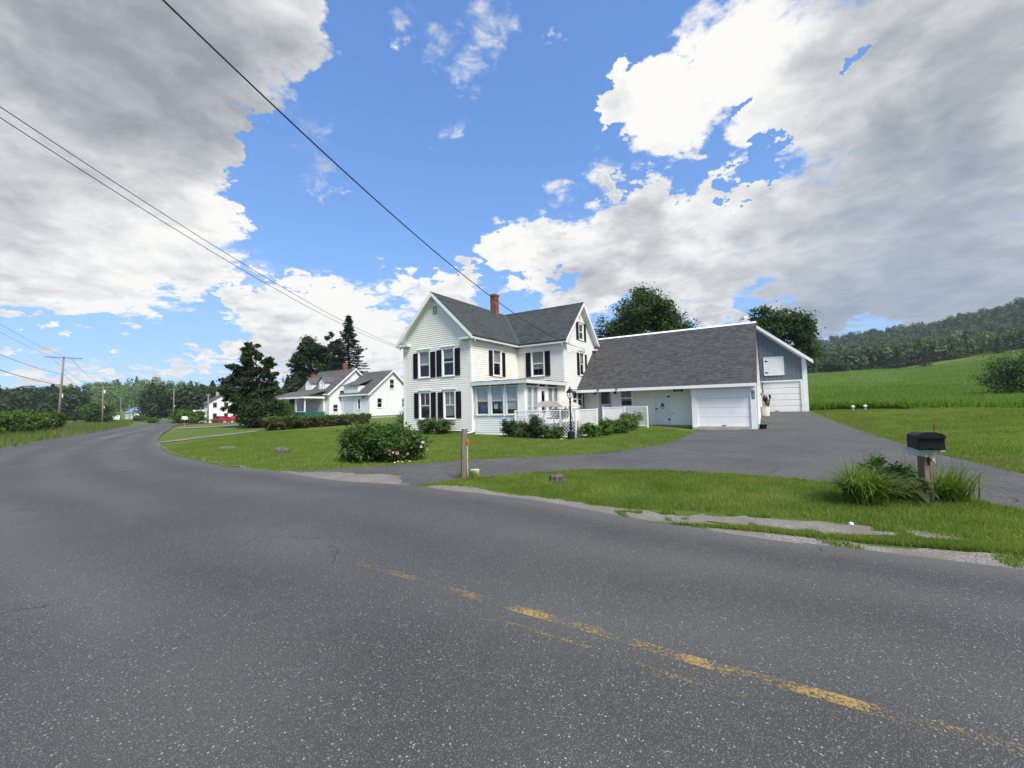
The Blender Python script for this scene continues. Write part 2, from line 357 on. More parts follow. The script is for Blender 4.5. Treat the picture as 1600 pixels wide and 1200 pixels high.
leaf_maple = leafmat('maple_leaves', (.018, .040, .010), (.038, .078, .016), (.075, .130, .026))
leaf_dark = leafmat('dark_leaves', (.013, .030, .010), (.028, .055, .016), (.052, .092, .026))
leaf_bright = leafmat('bright_leaves', (.040, .085, .014), (.078, .150, .024), (.130, .220, .040))
leaf_spruce = leafmat('spruce_needles', (.012, .026, .014), (.022, .044, .024), (.038, .066, .034), .1)
leaf_hedge = leafmat('hedge_leaves', (.032, .042, .014), (.062, .072, .022), (.105, .100, .036))
leaf_rose = leafmat('shrub_leaves', (.030, .062, .013), (.058, .112, .023), (.115, .185, .040))
leaf_wood = leafmat('woodland_leaves', (.020, .042, .014), (.046, .085, .022), (.100, .160, .034), .25)
blade_lawn = leafmat('lawn_blades', (.070, .122, .017), (.152, .222, .033), (.330, .325, .105), .4)
blade_tall = leafmat('tall_grass_blades', (.065, .105, .022), (.110, .155, .036), (.205, .200, .080), .35)
blade_field = leafmat('meadow_blades', (.086, .160, .020), (.135, .225, .032), (.205, .275, .052), .4)
petal_p = mat('pink_petals', (.62, .22, .34), .6, var=.2, vscale=30); petal_w = mat('pale_petals', (.75, .66, .66), .6, var=.1, vscale=30)

# ------------------------------------------------------------------ terrain: height from a few dozen levelled points
YAW = .56; HX, HY = -2.30, 23.83                                   # the farmhouse's nearest corner and how it is turned
ET = np.array([math.cos(YAW), -math.sin(YAW)]); ES = np.array([math.sin(YAW), math.cos(YAW)])
def HW(t, s): return np.array([HX, HY]) + t*ET + s*ES
def atdepth(x, y, d): return CAM + ray(x, y)*d
CP = []
def cp(x, y, z): CP.append((x, y, z))
for t, s, z in ((-5.4,0,.2),(0,0,.18),(3,0,.12),(6.3,0,.10),(8.2,5.5,.28),(10.5,7,.11),(13.7,7,.16),(16.2,16,.87),(9.6,16,.88),(12,24,1.1),(5,11,.5),(-3,11,.4),(14,12,.68),(-5.4,6,.3),(9,3,.14),(2,-6,.06),(17.5,10,.45),(20,17,1.0),(14,2,.08)): p = HW(t, s); cp(p[0], p[1], z)
for x, y in ((0,0),(8,-2),(-8,8),(-18,-6),(18,-12),(-20,17),(4,3),(-12,13),(0,7),(30,-20),(10,-20),(-30,-10),(-28,30)): cp(x, y, 0)
for x, y, z in ((-38,42,0),(-50,57,0),(-75,82,.0),(-110,125,0),(-60,40,.0),(-67,62,.1),(-90,60,.1),(-40,15,0),(-80,10,-.3),(9,7.5,.06),(14,4,.05),(-18,34,.2),(-25,50,.45),(-15,60,.7),(-34,70,.1),(-45,88,-.3),(-82,115,-.7),(-60,120,-.6),(-20,110,1),(20,80,3.5),(5,50,1.2),(-150,160,-.4),(-200,100,0),(-120,230,-.5),(-200,300,0),(-235,255,-1),(-300,280,0),(-60,250,5),(0,180,8)): cp(x, y, z)
for x, y, d in ((1290,641,33),(1420,640,32),(1590,639,30),(1300,624,60),(1450,619,62),(1600,612,60),(1300,602,120),(1450,597,125),(1600,580,120),(1300,581,205),(1420,577,215),(1500,562,220),(1600,546,225),(1700,540,215)): P_ = atdepth(x, y, d); cp(*P_)
for x, y, d, dz in ((1280,527,620,12),(1340,521,610,12),(1400,517,600,12),(1470,508,570,12),(1530,496,540,12),(1600,464,500,12),(1750,440,470,12),(1200,560,560,12),(1350,550,400,11),(1500,533,370,11),(1600,508,350,11)): P_ = atdepth(x, y, d); cp(P_[0], P_[1], P_[2]-dz)
for x, y, d, dz in ((150,597,500,12),(220,589,540,12),(300,596,520,12),(60,606,460,12),(380,604,500,12)): P_ = atdepth(x, y, d); cp(P_[0], P_[1], P_[2]-dz)
for a in range(0, 360, 20):
    for r in (1000, 1700): cp(r*math.sin(R(a)), r*math.cos(R(a)), 70 if 20 < a < 100 else (25 if a < 20 or a > 300 else 0))
for x, y in ((60,-40),(-60,-40),(0,-80),(120,-60),(-150,-80)): cp(x, y, -.3)
CPA = np.array(CP); _c = 6.0
def _phi(r2): return np.sqrt(r2 + _c*_c)
_A = _phi(((CPA[:, None, :2]-CPA[None, :, :2])**2).sum(-1)); _A[np.diag_indices(len(CPA))] -= .02
_W = np.linalg.solve(np.block([[_A, np.ones((len(CPA), 1))], [np.ones((1, len(CPA))), np.zeros((1, 1))]]), np.r_[CPA[:, 2], 0])
def Hn(xy):
    xy = np.asarray(xy, float).reshape(-1, 2); out = np.empty(len(xy))
    for i in range(0, len(xy), 20000):
        q = xy[i:i+20000]; out[i:i+20000] = _phi(((q[:, None]-CPA[None, :, :2])**2).sum(-1))@_W[:-1] + _W[-1]
    return out
def Hh(x, y): return float(Hn([[x, y]])[0])
def ground_at(px, py, dmax=400):
    """where the sight line of a photograph pixel meets the terrain"""
    d = ray(px, py); ts = np.r_[np.linspace(1.2, 60, 600), np.linspace(60.3, dmax, 700)]
    pts = CAM + ts[:, None]*d; h = pts[:, 2]-Hn(pts[:, :2]); k = np.argmax(h < 0)
    if not (h < 0).any(): k = len(ts)-1
    a, b_ = ts[max(k-1, 0)], ts[k]; ha, hb = h[max(k-1, 0)], h[k]
    t = a + (b_-a)*ha/(ha-hb) if ha > hb else b_
    p = CAM + t*d; return np.array([p[0], p[1], Hh(p[0], p[1])])
def GA(pts): return [ground_at(*p) for p in pts]

def polar_ground():
    rr = np.r_[np.linspace(.3, 6, 16), np.geomspace(6.4, 1400, 190)]; na = 720
    ang = np.linspace(0, 2*math.pi, na, endpoint=False)
    X = rr[:, None]*np.sin(ang); Y = rr[:, None]*np.cos(ang); V = np.c_[X.ravel(), Y.ravel()]
    Z = Hn(V); V = np.c_[V, Z]; V = np.r_[V, [[0, 0, Hh(0, 0)]]]
    i = np.arange(len(rr)-1)[:, None]*na; j = np.arange(na); jn = (j+1) % na
    F = np.stack([i+j, i+jn, i+na+jn, i+na+j], -1).reshape(-1, 4)[:, ::-1]
    o = fast_mesh('ground', V, F, lawn_m, smooth=True)
    return tag(o, 'green mown lawn and rising meadow around the houses', 'ground', kind='structure')
polar_ground()

def smooth_line(pts, n=8):
    """Catmull-Rom through 2D points"""
    P_ = [np.asarray(p, float)[:2] for p in pts]; P_ = [2*P_[0]-P_[1]]+P_+[2*P_[-1]-P_[-2]]; out = []
    for i in range(1, len(P_)-2):
        a, b, c, d = P_[i-1:i+3]
        for k in range(n):
            t = k/n; out.append(.5*((2*b)+(-a+c)*t+(2*a-5*b+4*c-d)*t*t+(-a+3*b-3*c+d)*t**3))
    out.append(P_[-2]); return np.array(out)
def inside(poly, pts):
    x, y = pts[:, 0], pts[:, 1]; r = np.zeros(len(pts), bool); n = len(poly); j = n-1
    for i in range(n):
        xi, yi = poly[i]; xj, yj = poly[j]
        with np.errstate(divide='ignore', invalid='ignore'): r ^= ((yi > y) != (yj > y)) & (x < (xj-xi)*(y-yi)/(yj-yi+1e-12)+xi)
        j = i
    return r
def drape(name, poly, m, lift, label, step=.5, cat=None, rag=0, seed=1):
    poly = np.asarray(poly, float)[:, :2]
    if rag:
        rs = np.random.RandomState(seed); P_ = []
        for a, b in zip(poly, np.roll(poly, -1, 0)):
            L = np.linalg.norm(b-a); k = max(1, int(L/.12)) if np.linalg.norm(a) < 45 else 1
            for t in range(k): p_ = a+(b-a)*t/k; P_.append(p_+rs.normal(0, rag, 2)+rag*1.5*(np.array([math.sin(p_[0]*3.1+p_[1]*1.7+seed), math.cos(p_[0]*2.3-p_[1]*2.9+seed*2)])))
        poly = np.array(P_)
    lo, hi = poly.min(0), poly.max(0); gx, gy = np.meshgrid(np.arange(lo[0], hi[0], step), np.arange(lo[1], hi[1], step)); gp = np.c_[gx.ravel(), gy.ravel()]
    gp = gp[inside(poly, gp)]
    n = len(poly); vs = [Vector(p) for p in np.r_[poly, gp]]
    v, e, f, *_ = delaunay_2d_cdt(vs, [(i, (i+1) % n) for i in range(n)], [tuple(range(n))], 1, 1e-5)
    V = np.array([(a.x, a.y) for a in v]); Z = Hn(V); dist = np.hypot(V[:, 0], V[:, 1])
    V = np.c_[V, Z+lift+dist*.0004]
    o = fast_mesh(name, V, np.array([t for t in f if len(t) == 3]), m, smooth=True)
    return tag(o, label, cat or name.replace('_', ' '), kind='structure')

# road: kerbless country road; its house-side edge and centre line follow the photograph
edge_px = [(640,760),(520,752),(430,737),(400,736),(350,731),(300,720),(262,710),(247,697),(247,689),(253,680),(265,672),(271,667)]
right = [ground_at(*p)[:2] for p in edge_px]
c0, c1 = ground_at(695, 925)[:2], ground_at(1540, 1170)[:2]; dirn = (c0-c1)/np.linalg.norm(c0-c1); nrm = np.array([dirn[1], -dirn[0]])   # towards the house
HALF = 3.35
rt = [c1+dirn*k+nrm*HALF for k in (-60, -30, -15, -8, -3, 0, 3)]
right_near = [ground_at(*p)[:2] for p in ((1590,893),(1250,853),(1000,814),(830,783),(700,768))]
re_ = [c1+dirn*k+(right_near[0]-c1-dirn*((right_near[0]-c1)@dirn)) for k in (-60, -30, -16)] + right_near + right
RE = smooth_line(re_ + [np.array(p) for p in ((-53,68),(-62,86),(-76,104),(-100,124),(-160,165))], 8)
def offset(line, d):
    t = np.gradient(line, axis=0); t /= np.linalg.norm(t, axis=1)[:, None]; return line + d*np.c_[-t[:, 1], t[:, 0]]
def smooth_arr(a, k=9):
    b = a.copy()
    for _ in range(k): b[1:-1] = (b[:-2]+2*b[1:-1]+b[2:])/4
    return b
CL = smooth_arr(offset(RE, HALF), 60)
NV = 13
V = []; T_ = []
tang = np.gradient(CL, axis=0); tang /= np.linalg.norm(tang, axis=1)[:, None]; nn = np.c_[-tang[:, 1], tang[:, 0]]
for k in range(NV):
    w = -HALF + 2*HALF*k/(NV-1)
    q = CL+nn*w if k else RE
    if k and w < 0: q = RE*(-w/HALF) + CL*(1+w/HALF)
    V.append(q); T_.append(np.full(len(q), w))
V = np.array(V); m_ = V.shape[1]; F = []
for k in range(NV-1):
    for i in range(m_-1): F.append((k*m_+i, k*m_+i+1, (k+1)*m_+i+1, (k+1)*m_+i))
xy = V.reshape(-1, 2); dist = np.hypot(*xy.T)
road = fast_mesh('road', np.c_[xy, Hn(xy)+.022+dist*.0008], np.array(F), asphalt, tint=np.array(T_).ravel(), smooth=True)
tag(road, 'grey worn asphalt country road curving away to the left', 'road', kind='structure')
LE = V[-1]
def ribbon(name, line, half, m, lift, label, cat):
    t = np.gradient(line, axis=0); t /= np.linalg.norm(t, axis=1)[:, None]; nn = np.c_[-t[:, 1], t[:, 0]]
    a, b = line-nn*half, line+nn*half; n = len(line); xy = np.r_[a, b]; dist = np.hypot(*xy.T)
    o = fast_mesh(name, np.c_[xy, Hn(xy)+lift+dist*.0008], np.array([(i, i+1, n+i+1, n+i) for i in range(n-1)]), m, smooth=True)
    return tag(o, label, cat, kind='structure')
near_cl = [c1-dirn*4]+[p[:2] for p in GA([(1519,1161),(1394,1127),(1325,1105),(1200,1070.6),(1137,1055),(1000,1014),(956,999),(862,972.5),(762.5,944),(706,927),(640,907),(560,884)])]
CLV = smooth_arr(smooth_line(near_cl, 6), 8)
ribbon('centre_line', CLV, .05, paint, .027, 'worn broken yellow centre line on the road', 'road marking')
paint2 = mat('faded_road_paint', (.30, .28, .20), .8, var=.2)
ribbon('far_centre_line', smooth_line(GA([(158,687),(185,681),(212,675),(230,670),(243,666)])), .05, paint2, .03, 'pale centre line on the distant curve of the road', 'road marking')
ribbon('faded_centre_line', offset(CLV, .22)[22:52], .018, paint, .027, 'faint traces of a second yellow line beside the first', 'road marking')

# driveway loop in front of the house: outline followed on the ground
drv_out = [(1600,800),(1520,783),(1500,770),(1420,757),(1310,757),(1240,750),(1150,742),(1040,736),(920,735),(820,741),(740,749),(690,755),(650,762),(628,768),(600,772),(520,756),(450,742),(428,738),(500,735),(600,729),(700,722),(800,716),(900,712),(980,704),(1040,694),(1070,684),(1085,675),(1094,671),(1185,671),(1196,664),(1185,650),(1185,643.5),(1262,643.5),(1274,648),(1330,668),(1400,691),(1480,714),(1560,733),(1600,741)]
dp = GA(drv_out)
back = [np.r_[HW(17.6, 3)+np.array([14, -9]), 0], np.r_[HW(17.6, 3)+np.array([12, -16]), 0]]
dpoly = [p[:2] for p in dp]
e0, e1 = np.array(dpoly[-1]), np.array(dpoly[0])
dpoly = dpoly + [e0+np.array([12, -4]), e1+np.array([16, -5.5])]
driveway = drape('driveway', dpoly, driveway_m, .012, 'grey asphalt driveway loop leading to garage and barn', .6, rag=.012)
DRV = np.array(dpoly)
# sandy shoulder between asphalt and grass, and the worn wheel track on the verge by the mailbox
sh_px = [(628,767),(700,772),(830,787),(1000,818),(1250,858),(1600,900),(1600,868),(1500,866),(1330,846),(1200,830),(1060,808),(980,797),(900,786),(800,772),(720,760),(665,757)]
drape('gravel_shoulder', [p[:2] for p in GA(sh_px)], gravel, .006, 'sandy gravel shoulder beside the asphalt near the mailbox', .4, 'shoulder', rag=.04, seed=4)
tr_px = [(985,806),(1090,806),(1180,812),(1300,818),(1420,833),(1560,848),(1500,846),(1400,842),(1290,838),(1200,826),(1100,820),(1000,814)]
drape('wheel_track', [p[:2] for p in GA(tr_px)], gravel, .010, 'bare sandy wheel track worn into the grass verge', .4, 'track', rag=.05, seed=5)
ml = [(430,740),(380,733),(330,723),(285,712),(258,704),(246,697),(244,690),(250,690),(254,699),(265,707),(290,714),(340,725),(390,733),(440,738)]
drape('gravel_edge', [p[:2] for p in GA(ml)], gravel, .014, 'thin gravel edge of the lawn at the road bend', .5, 'shoulder', rag=.05, seed=6)
drape('driveway_apron', [p[:2] for p in GA([(626,766),(600,770),(520,756),(428,740),(430,737),(500,739),(560,742),(600,741),(625,746),(640,758)])], gravel, .018, 'sandy mouth of the driveway where it meets the road', .4, 'apron', rag=.05, seed=9)
nb = [(250,691),(300,684.5),(360,678),(405,672.5),(408,674),(360,680),(300,687),(252,693)]
drape('gravel_drive', [p[:2] for p in GA(nb)], gravel, .02, 'pale narrow gravel drive crossing the lawn to the hedge', 1., 'drive', rag=.05)
nb2 = [(276,669),(330,666.5),(380,663.5),(382,665),(330,668.5),(278,671)]
drape('neighbour_drive', [p[:2] for p in GA(nb2)], gravel, .03, 'distant pale drive running to the red cars', 1.5, 'drive')
le_ = [p[:2] for p in GA([(-40,717),(0,708),(60,695),(70,692),(0,701),(-40,709)])]
drape('sandy_verge', le_, gravel, .012, 'sandy strip at the far left edge of the road', .6, 'verge', rag=.04)

# ------------------------------------------------------------------ building parts
rng = random.Random(7)
def siding(parent, name, loc, rz, x0, x1, z0, top, m, holes=(), e=.125, lap=.030, floor=None):
    """lapped boards of one wall in wall coordinates: x along it, z up, outside towards -y; top(z)->(xa,xb) or a number"""
    mb = MB(); z = z0
    ztop = top if not callable(top) else top(None)
    rngx = (lambda zz: (x0, x1)) if not callable(top) else top
    while z < ztop-.01:
        zt = min(z+e, ztop); a0, b0 = rngx(z); a1, b1 = rngx(zt)
        segs = [(a0, b0, a1, b1)]
        for hx0, hx1, hz0, hz1 in holes:
            if min(zt, hz1)-max(z, hz0) > .5*(zt-z):
                ns = []
                for s in segs:
                    if hx1 <= s[0] or hx0 >= s[1]: ns.append(s); continue
                    if hx0 > s[0]: ns.append((s[0], hx0, s[2] if s[2] < hx0 else hx0, hx0))
                    if hx1 < s[1]: ns.append((hx1, s[1], hx1, s[3] if s[3] > hx1 else hx1))
                segs = ns
        for a, b, at, bt in segs:
            if b-a < .01: continue
            mb.add([(a, -lap, z), (b, -lap, z), (max(bt, at+.002), -.003, zt), (at, -.003, zt), (a, 0, z), (b, 0, z)], [(0, 1, 2, 3), (4, 5, 1, 0)])
        z += e
    o = mb.build(name, m, parent, loc, rz); o['kind'] = 'stuff'; return o
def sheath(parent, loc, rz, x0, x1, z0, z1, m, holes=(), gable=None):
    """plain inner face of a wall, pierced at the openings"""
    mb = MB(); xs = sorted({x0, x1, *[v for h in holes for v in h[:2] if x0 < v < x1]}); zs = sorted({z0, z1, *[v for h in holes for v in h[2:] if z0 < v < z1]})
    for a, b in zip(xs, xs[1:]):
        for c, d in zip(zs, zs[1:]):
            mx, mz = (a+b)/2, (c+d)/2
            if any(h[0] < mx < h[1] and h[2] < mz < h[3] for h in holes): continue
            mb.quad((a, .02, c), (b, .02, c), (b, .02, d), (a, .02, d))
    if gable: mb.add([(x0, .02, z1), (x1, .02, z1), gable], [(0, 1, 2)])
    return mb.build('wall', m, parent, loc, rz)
def window(parent, loc, rz, x0, x1, z0, z1, cas=.09, head=True, muntin=False, curt=0, rail=.5, double=False, name='window', split=True, wm=None):
    """casing, two sashes, panes; opening of the wall = inside of the casing"""
    wm = wm or trim; mb = MB(); p0, p1 = -.048, .06
    mb.box(x0, x0+cas, p0, p1, z0, z1); mb.box(x1-cas, x1, p0, p1, z0, z1)
    mb.box(x0+cas, x1-cas, p0, p1, z1-cas, z1); mb.box(x0-.02, x1+.02, p0-.03, p1, z0-.04, z0); mb.box(x0+cas, x1-cas, p0, p1, z0, z0+.03)
    if head: mb.box(x0-.05, x1+.05, p0-.03, 0, z1+.002, z1+.045); mb.box(x0-.07, x1+.07, p0-.055, 0, z1+.046, z1+.065)
    w = mb.build(name, wm, parent, loc, rz)
    cols = [(x0+cas, x1-cas)] if not double else [(x0+cas, (x0+x1)/2-.035), ((x0+x1)/2+.035, x1-cas)]
    if double: MB().box((x0+x1)/2-.034, (x0+x1)/2+.034, p0, p1, z0+.031, z1-cas-.001).build('mullion', wm, w)
    for a, b in cols:
        zb, zt = z0+.03, z1-cas; zm = zb+(zt-zb)*rail
        parts = ((zb, zm, .012), (zm, zt, -.004)) if split else ((zb, zt, 0.),)
        for c, d, y in parts:
            s = MB(); k = .035
            s.box(a, a+k, y, y+.03, c, d); s.box(b-k, b, y, y+.03, c, d); s.box(a+k, b-k, y, y+.03, c, c+k); s.box(a+k, b-k, y, y+.03, d-k, d)
            s.build('sash', wm, w)
            MB().box(a+k, b-k, y+.012, y+.017, c+k, d-k).build('pane', glass, w)
            if muntin and c == parts[-1][0]: MB().box((a+b)/2-.012, (a+b)/2+.012, y-.002, y+.028, c+k, d-k).build('muntin', wm, w)
        if curt:
            s = MB(); n = 14; xs = np.linspace(a+.01, b-.01, n)
            for i in range(n-1):
                ya, yb = .075+.015*(i % 2), .075+.015*((i+1) % 2)
                s.quad((xs[i], ya, zb+(zt-zb)*(1-curt)), (xs[i+1], yb, zb+(zt-zb)*(1-curt)), (xs[i+1], yb, zt), (xs[i], ya, zt))
            s.build('curtain', curtain, w)
    return w
def hole(x0, x1, z0, z1, cas=.05): return (x0+cas, x1-cas, z0+.02, z1-cas)
def shutter(parent, loc, rz, x0, x1, z0, z1):
    mb = MB(); k = .045; y0, y1 = -.060, -.028
    mb.box(x0, x0+k, y0, y1, z0, z1); mb.box(x1-k, x1, y0, y1, z0, z1); zm = (z0+z1)/2
    for a, b in ((z0, z0+.07), (zm-.035, zm+.035), (z1-.07, z1)): mb.box(x0+k, x1-k, y0, y1, a, b)
    for a, b in ((z0+.07, zm-.035), (zm+.035, z1-.07)):
        n = max(2, int((b-a)/.055))
        for i in range(n):
            z = a+(b-a)*i/n; mb.quad((x0+k, y0+.006, z), (x1-k, y0+.006, z), (x1-k, y1-.004, z+(b-a)/n*1.15), (x0+k, y1-.004, z+(b-a)/n*1.15))
    return mb.build('shutter', black, parent, loc, rz)
def shingles(parent, poly, m, up, seed=1, expo=.145, tab=.31, name='shingle'):
    """real overlapping tabs on a planar roof polygon (list of 3D points); up = horizontal 2D direction up the slope"""
    r = random.Random(seed); P_ = [Vector(p) for p in poly]
    n = (P_[1]-P_[0]).cross(P_[2]-P_[0]).normalized()
    if n.z < 0: n = -n
    u = Vector((up[1], -up[0], 0)).normalized(); v = n.cross(u)
    if v.z < 0: v = -v
    o = P_[0]; pts = [((p-o).dot(u), (p-o).dot(v)) for p in P_]
    vmin, vmax = min(p[1] for p in pts), max(p[1] for p in pts)
    def span(vv):
        xs = []
        for (a, b), (c, d) in zip(pts, pts[1:]+pts[:1]):
            if (b-vv)*(d-vv) < 0: xs.append(a+(c-a)*(vv-b)/(d-b))
        return (min(xs), max(xs)) if len(xs) > 1 else None
    mb = MB(); k = 0; vv = vmin
    while vv < vmax-.02:
        sp = span(min(vv+expo*.5, vmax-.005)); s0 = span(vv+.002) or sp; s1 = span(min(vv+expo, vmax-.002)) or sp
        if sp:
            a, b = sp; x = a-r.uniform(0, tab); l0, l1, h0, h1 = s0[0], s1[0], s0[1], s1[1]
            while x < b:
                w = tab*r.uniform(.6, 1.5); xa, xb = max(x, a), min(x+w-.006, b)
                if xb-xa > .015:
                    lo, hi = .004, .011+r.uniform(0, .006); vt = min(vv+expo+.01, vmax)
                    xa0, xa1 = (l0, l1) if x <= a else (xa, xa); xb0, xb1 = (h0, h1) if x+w-.006 >= b else (xb, xb)
                    f = lambda uu, v_, hh: tuple(o+u*uu+v*v_+n*hh)
                    mb.add([f(xa0, vv, hi), f(xb0, vv, hi), f(xb1, vt, lo), f(xa1, vt, lo), f(xa0, vv, 0), f(xb0, vv, 0)], [(0, 1, 2, 3), (4, 5, 1, 0)])
                x += w
        vv += expo; k += 1
    ob = mb.build(name, m, parent); ob['kind'] = 'stuff'; return ob
def roof_slab(parent, polys, thick, m, name='roof'):
    mb = MB()
    for poly in polys: mb.prism([(p[0], p[1], p[2]-.001) for p in poly], (0, 0, -thick))
    return mb.build(name, m, parent)
def bricks(parent, x0, x1, y0, y1, z0, z1, bl=.20, bh=.067):
    """brick courses round a rectangular stack over a mortar core"""
    mb = MB(); g_ = .010; d = .095; k = 0; z = z0
    while z < z1-.02:
        for (ax, a0, a1, c0, c1) in (('x', x0, x1, y0, y0+d), ('x', x0, x1, y1-d, y1), ('y', y0+d, y1-d, x0, x0+d), ('y', y0+d, y1-d, x1-d, x1)):
            p = a0-(bl/2 if k % 2 else 0)
            while p < a1-.02:
                a, b = max(p, a0), min(p+bl-g_, a1)
                if b-a > .02:
                    j = rng.uniform(-.003, .003)
                    if ax == 'x': mb.box(a, b, c0+j, c1+j, z, z+bh-g_)
                    else: mb.box(c0+j, c1+j, a, b, z, z+bh-g_)
                p += bl
        z += bh; k += 1
    o = mb.build('brick', brick, parent); o['kind'] = 'stuff'
    return o
def lattice(parent, loc, rz, L, z0, z1, pitch=.17, w=.036, m=None):
    mb = MB(); h = z1-z0
    for sgn, y in ((1, -.012), (-1, -.004)):
        c = -h if sgn > 0 else 0
        while c < L+(0 if sgn > 0 else h):
            # line x = c + sgn*(z-z0)
            pts = []
            if sgn > 0: za, zb = max(0, -c), min(h, L-c)
            else: za, zb = max(0, c-L), min(h, c)
            if zb-za > .03:
                xa, xb = c+sgn*za, c+sgn*zb; k = w*.7071
                ca = [(xa-k*.7, za+(k*.7 if sgn > 0 else -k*.7)*0), (xa+k*.7, za)]
                quad = [(min(max(xa-k, 0), L), z0+za), (min(max(xa+k, 0), L), z0+za), (min(max(xb+k, 0), L), z0+zb), (min(max(xb-k, 0), L), z0+zb)]
                mb.add([(x, y, z) for x, z in quad]+[(x, y+.007, z) for x, z in quad], [(0, 1, 2, 3), (7, 6, 5, 4), (0, 3, 7, 4), (1, 5, 6, 2)])
            c += pitch
    o = mb.build('lattice', m or trim, parent, loc, rz); o['kind'] = 'stuff'; return o
def panel_door(parent, loc, rz, x0, x1, z0, z1, n, m, name='garage_door'):
    """sectional overhead door: n panels, each a piece with its own pressed lines"""
    d = MB().box(x0, x1, .10, .13, z0, z1).build(name, m, parent, loc, rz)
    h = (z1-z0)/n
    for i in range(n):
        s = MB(); a = z0+i*h+.004; b = z0+(i+1)*h-.006; c = .013
        s.add([(x0+.004, .075, a+c), (x1-.004, .075, a+c), (x1-.004, .075, b-c), (x0+.004, .075, b-c), (x0+.004, .10, a), (x1-.004, .10, a), (x1-.004, .10, b), (x0+.004, .10, b)], [(0, 1, 2, 3), (4, 5, 1, 0), (3, 2, 6, 7), (0, 3, 7, 4), (1, 5, 6, 2)])
        m_ = (a+b)/2; s.box(x0+.01, x1-.01, .070, .0745, m_-.012, m_+.012)
        s.build('panel', m, d)
    MB().box((x0+x1)/2-.11, (x0+x1)/2+.11, .05, .07, z0+.06, z0+.09).build('handle', blackm, d)
    return d

# ------------------------------------------------------------------ the farmhouse (local x = t along its front, y = s away from the road)
house = empty('farmhouse', (HX, HY, 0), -YAW, 'two storey cream sided farmhouse with black shutters and glazed corner porch', 'house')
WA, LA, LB, WB = 5.40, 5.05, 3.46, 5.40; DA = LA+WB; ZB, ZE = .34, 5.58; OH = .35; ZT = 5.78; SL = .955; ZR = ZT+SL*(WA/2+OH)
F_, S_, BK, LF = 0, math.pi/2, math.pi, -math.pi/2      # walls facing the road, right, back, left
def gab(w, sl=SL):
    def f(z):
        if z is None: return ZT+sl*(w/2+OH)-.16
        lim = ZT+sl*OH-.10
        if z <= lim: return (0, w)
        k = min((z-lim)/sl, w/2-.01); return (k, w-k)
    return f
wA = [(1.26,2.28,3.57,5.27,.55,0,False),(3.21,4.20,3.56,5.27,.35,0,False),(1.30,2.29,1.03,2.72,0,1,True),(3.29,4.24,1.03,2.72,.9,1,True)]
hA = [hole(a, b, c, d) for a, b, c, d, *_ in wA]
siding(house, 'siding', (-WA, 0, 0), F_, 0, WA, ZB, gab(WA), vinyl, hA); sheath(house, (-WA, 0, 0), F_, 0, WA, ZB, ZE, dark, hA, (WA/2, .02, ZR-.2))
for a, b, c, d, cu, mu, sp in wA: window(house, (-WA, 0, 0), F_, a, b, c, d, muntin=bool(mu), curt=cu)
for a, b, c, d in ((.86,1.24,3.55,5.12),(2.30,2.69,3.55,5.12),(2.81,3.19,3.57,5.15),(4.23,4.61,3.57,5.15),(.91,1.28,1.08,2.65),(2.31,2.70,1.08,2.65),(2.87,3.26,1.08,2.63),(4.27,4.64,1.08,2.63)): shutter(house, (-WA, 0, 0), F_, a, b, c, d)
v = MB(); v.box(2.57, 2.60, -.04, .02, 7.40, 7.88); v.box(2.83, 2.86, -.04, .02, 7.40, 7.88); v.box(2.60, 2.83, -.04, .02, 7.85, 7.88); v.box(2.60, 2.83, -.04, .02, 7.40, 7.43)
for i in range(7): v.quad((2.60, -.03, 7.44+i*.058), (2.83, -.03, 7.44+i*.058), (2.83, .0, 7.50+i*.058), (2.60, .0, 7.50+i*.058))
v.build('vent', mat('grey_vent', (.16, .17, .18), .6), house, (-WA, 0, 0), F_)
# right flank of the front block, above the sunroom
hS = [hole(2.12, 3.12, 3.60, 5.29)]
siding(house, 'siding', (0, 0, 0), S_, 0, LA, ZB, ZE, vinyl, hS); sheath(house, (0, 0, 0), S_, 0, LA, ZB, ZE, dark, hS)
window(house, (0, 0, 0), S_, 2.12, 3.12, 3.60, 5.29, curt=.5); shutter(house, (0, 0, 0), S_, 1.70, 2.09, 3.58, 5.13); shutter(house, (0, 0, 0), S_, 3.14, 3.50, 3.58, 5.13)
# front of the side block
hF = [hole(1.08, 2.10, 3.62, 5.32)]
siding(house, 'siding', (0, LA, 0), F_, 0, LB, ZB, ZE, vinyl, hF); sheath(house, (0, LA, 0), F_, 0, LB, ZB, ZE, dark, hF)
window(house, (0, LA, 0), F_, 1.08, 2.10, 3.62, 5.32, curt=.72); shutter(house, (0, LA, 0), F_, .70, 1.06, 3.60, 5.2); shutter(house, (0, LA, 0), F_, 2.12, 2.49, 3.60, 5.2)
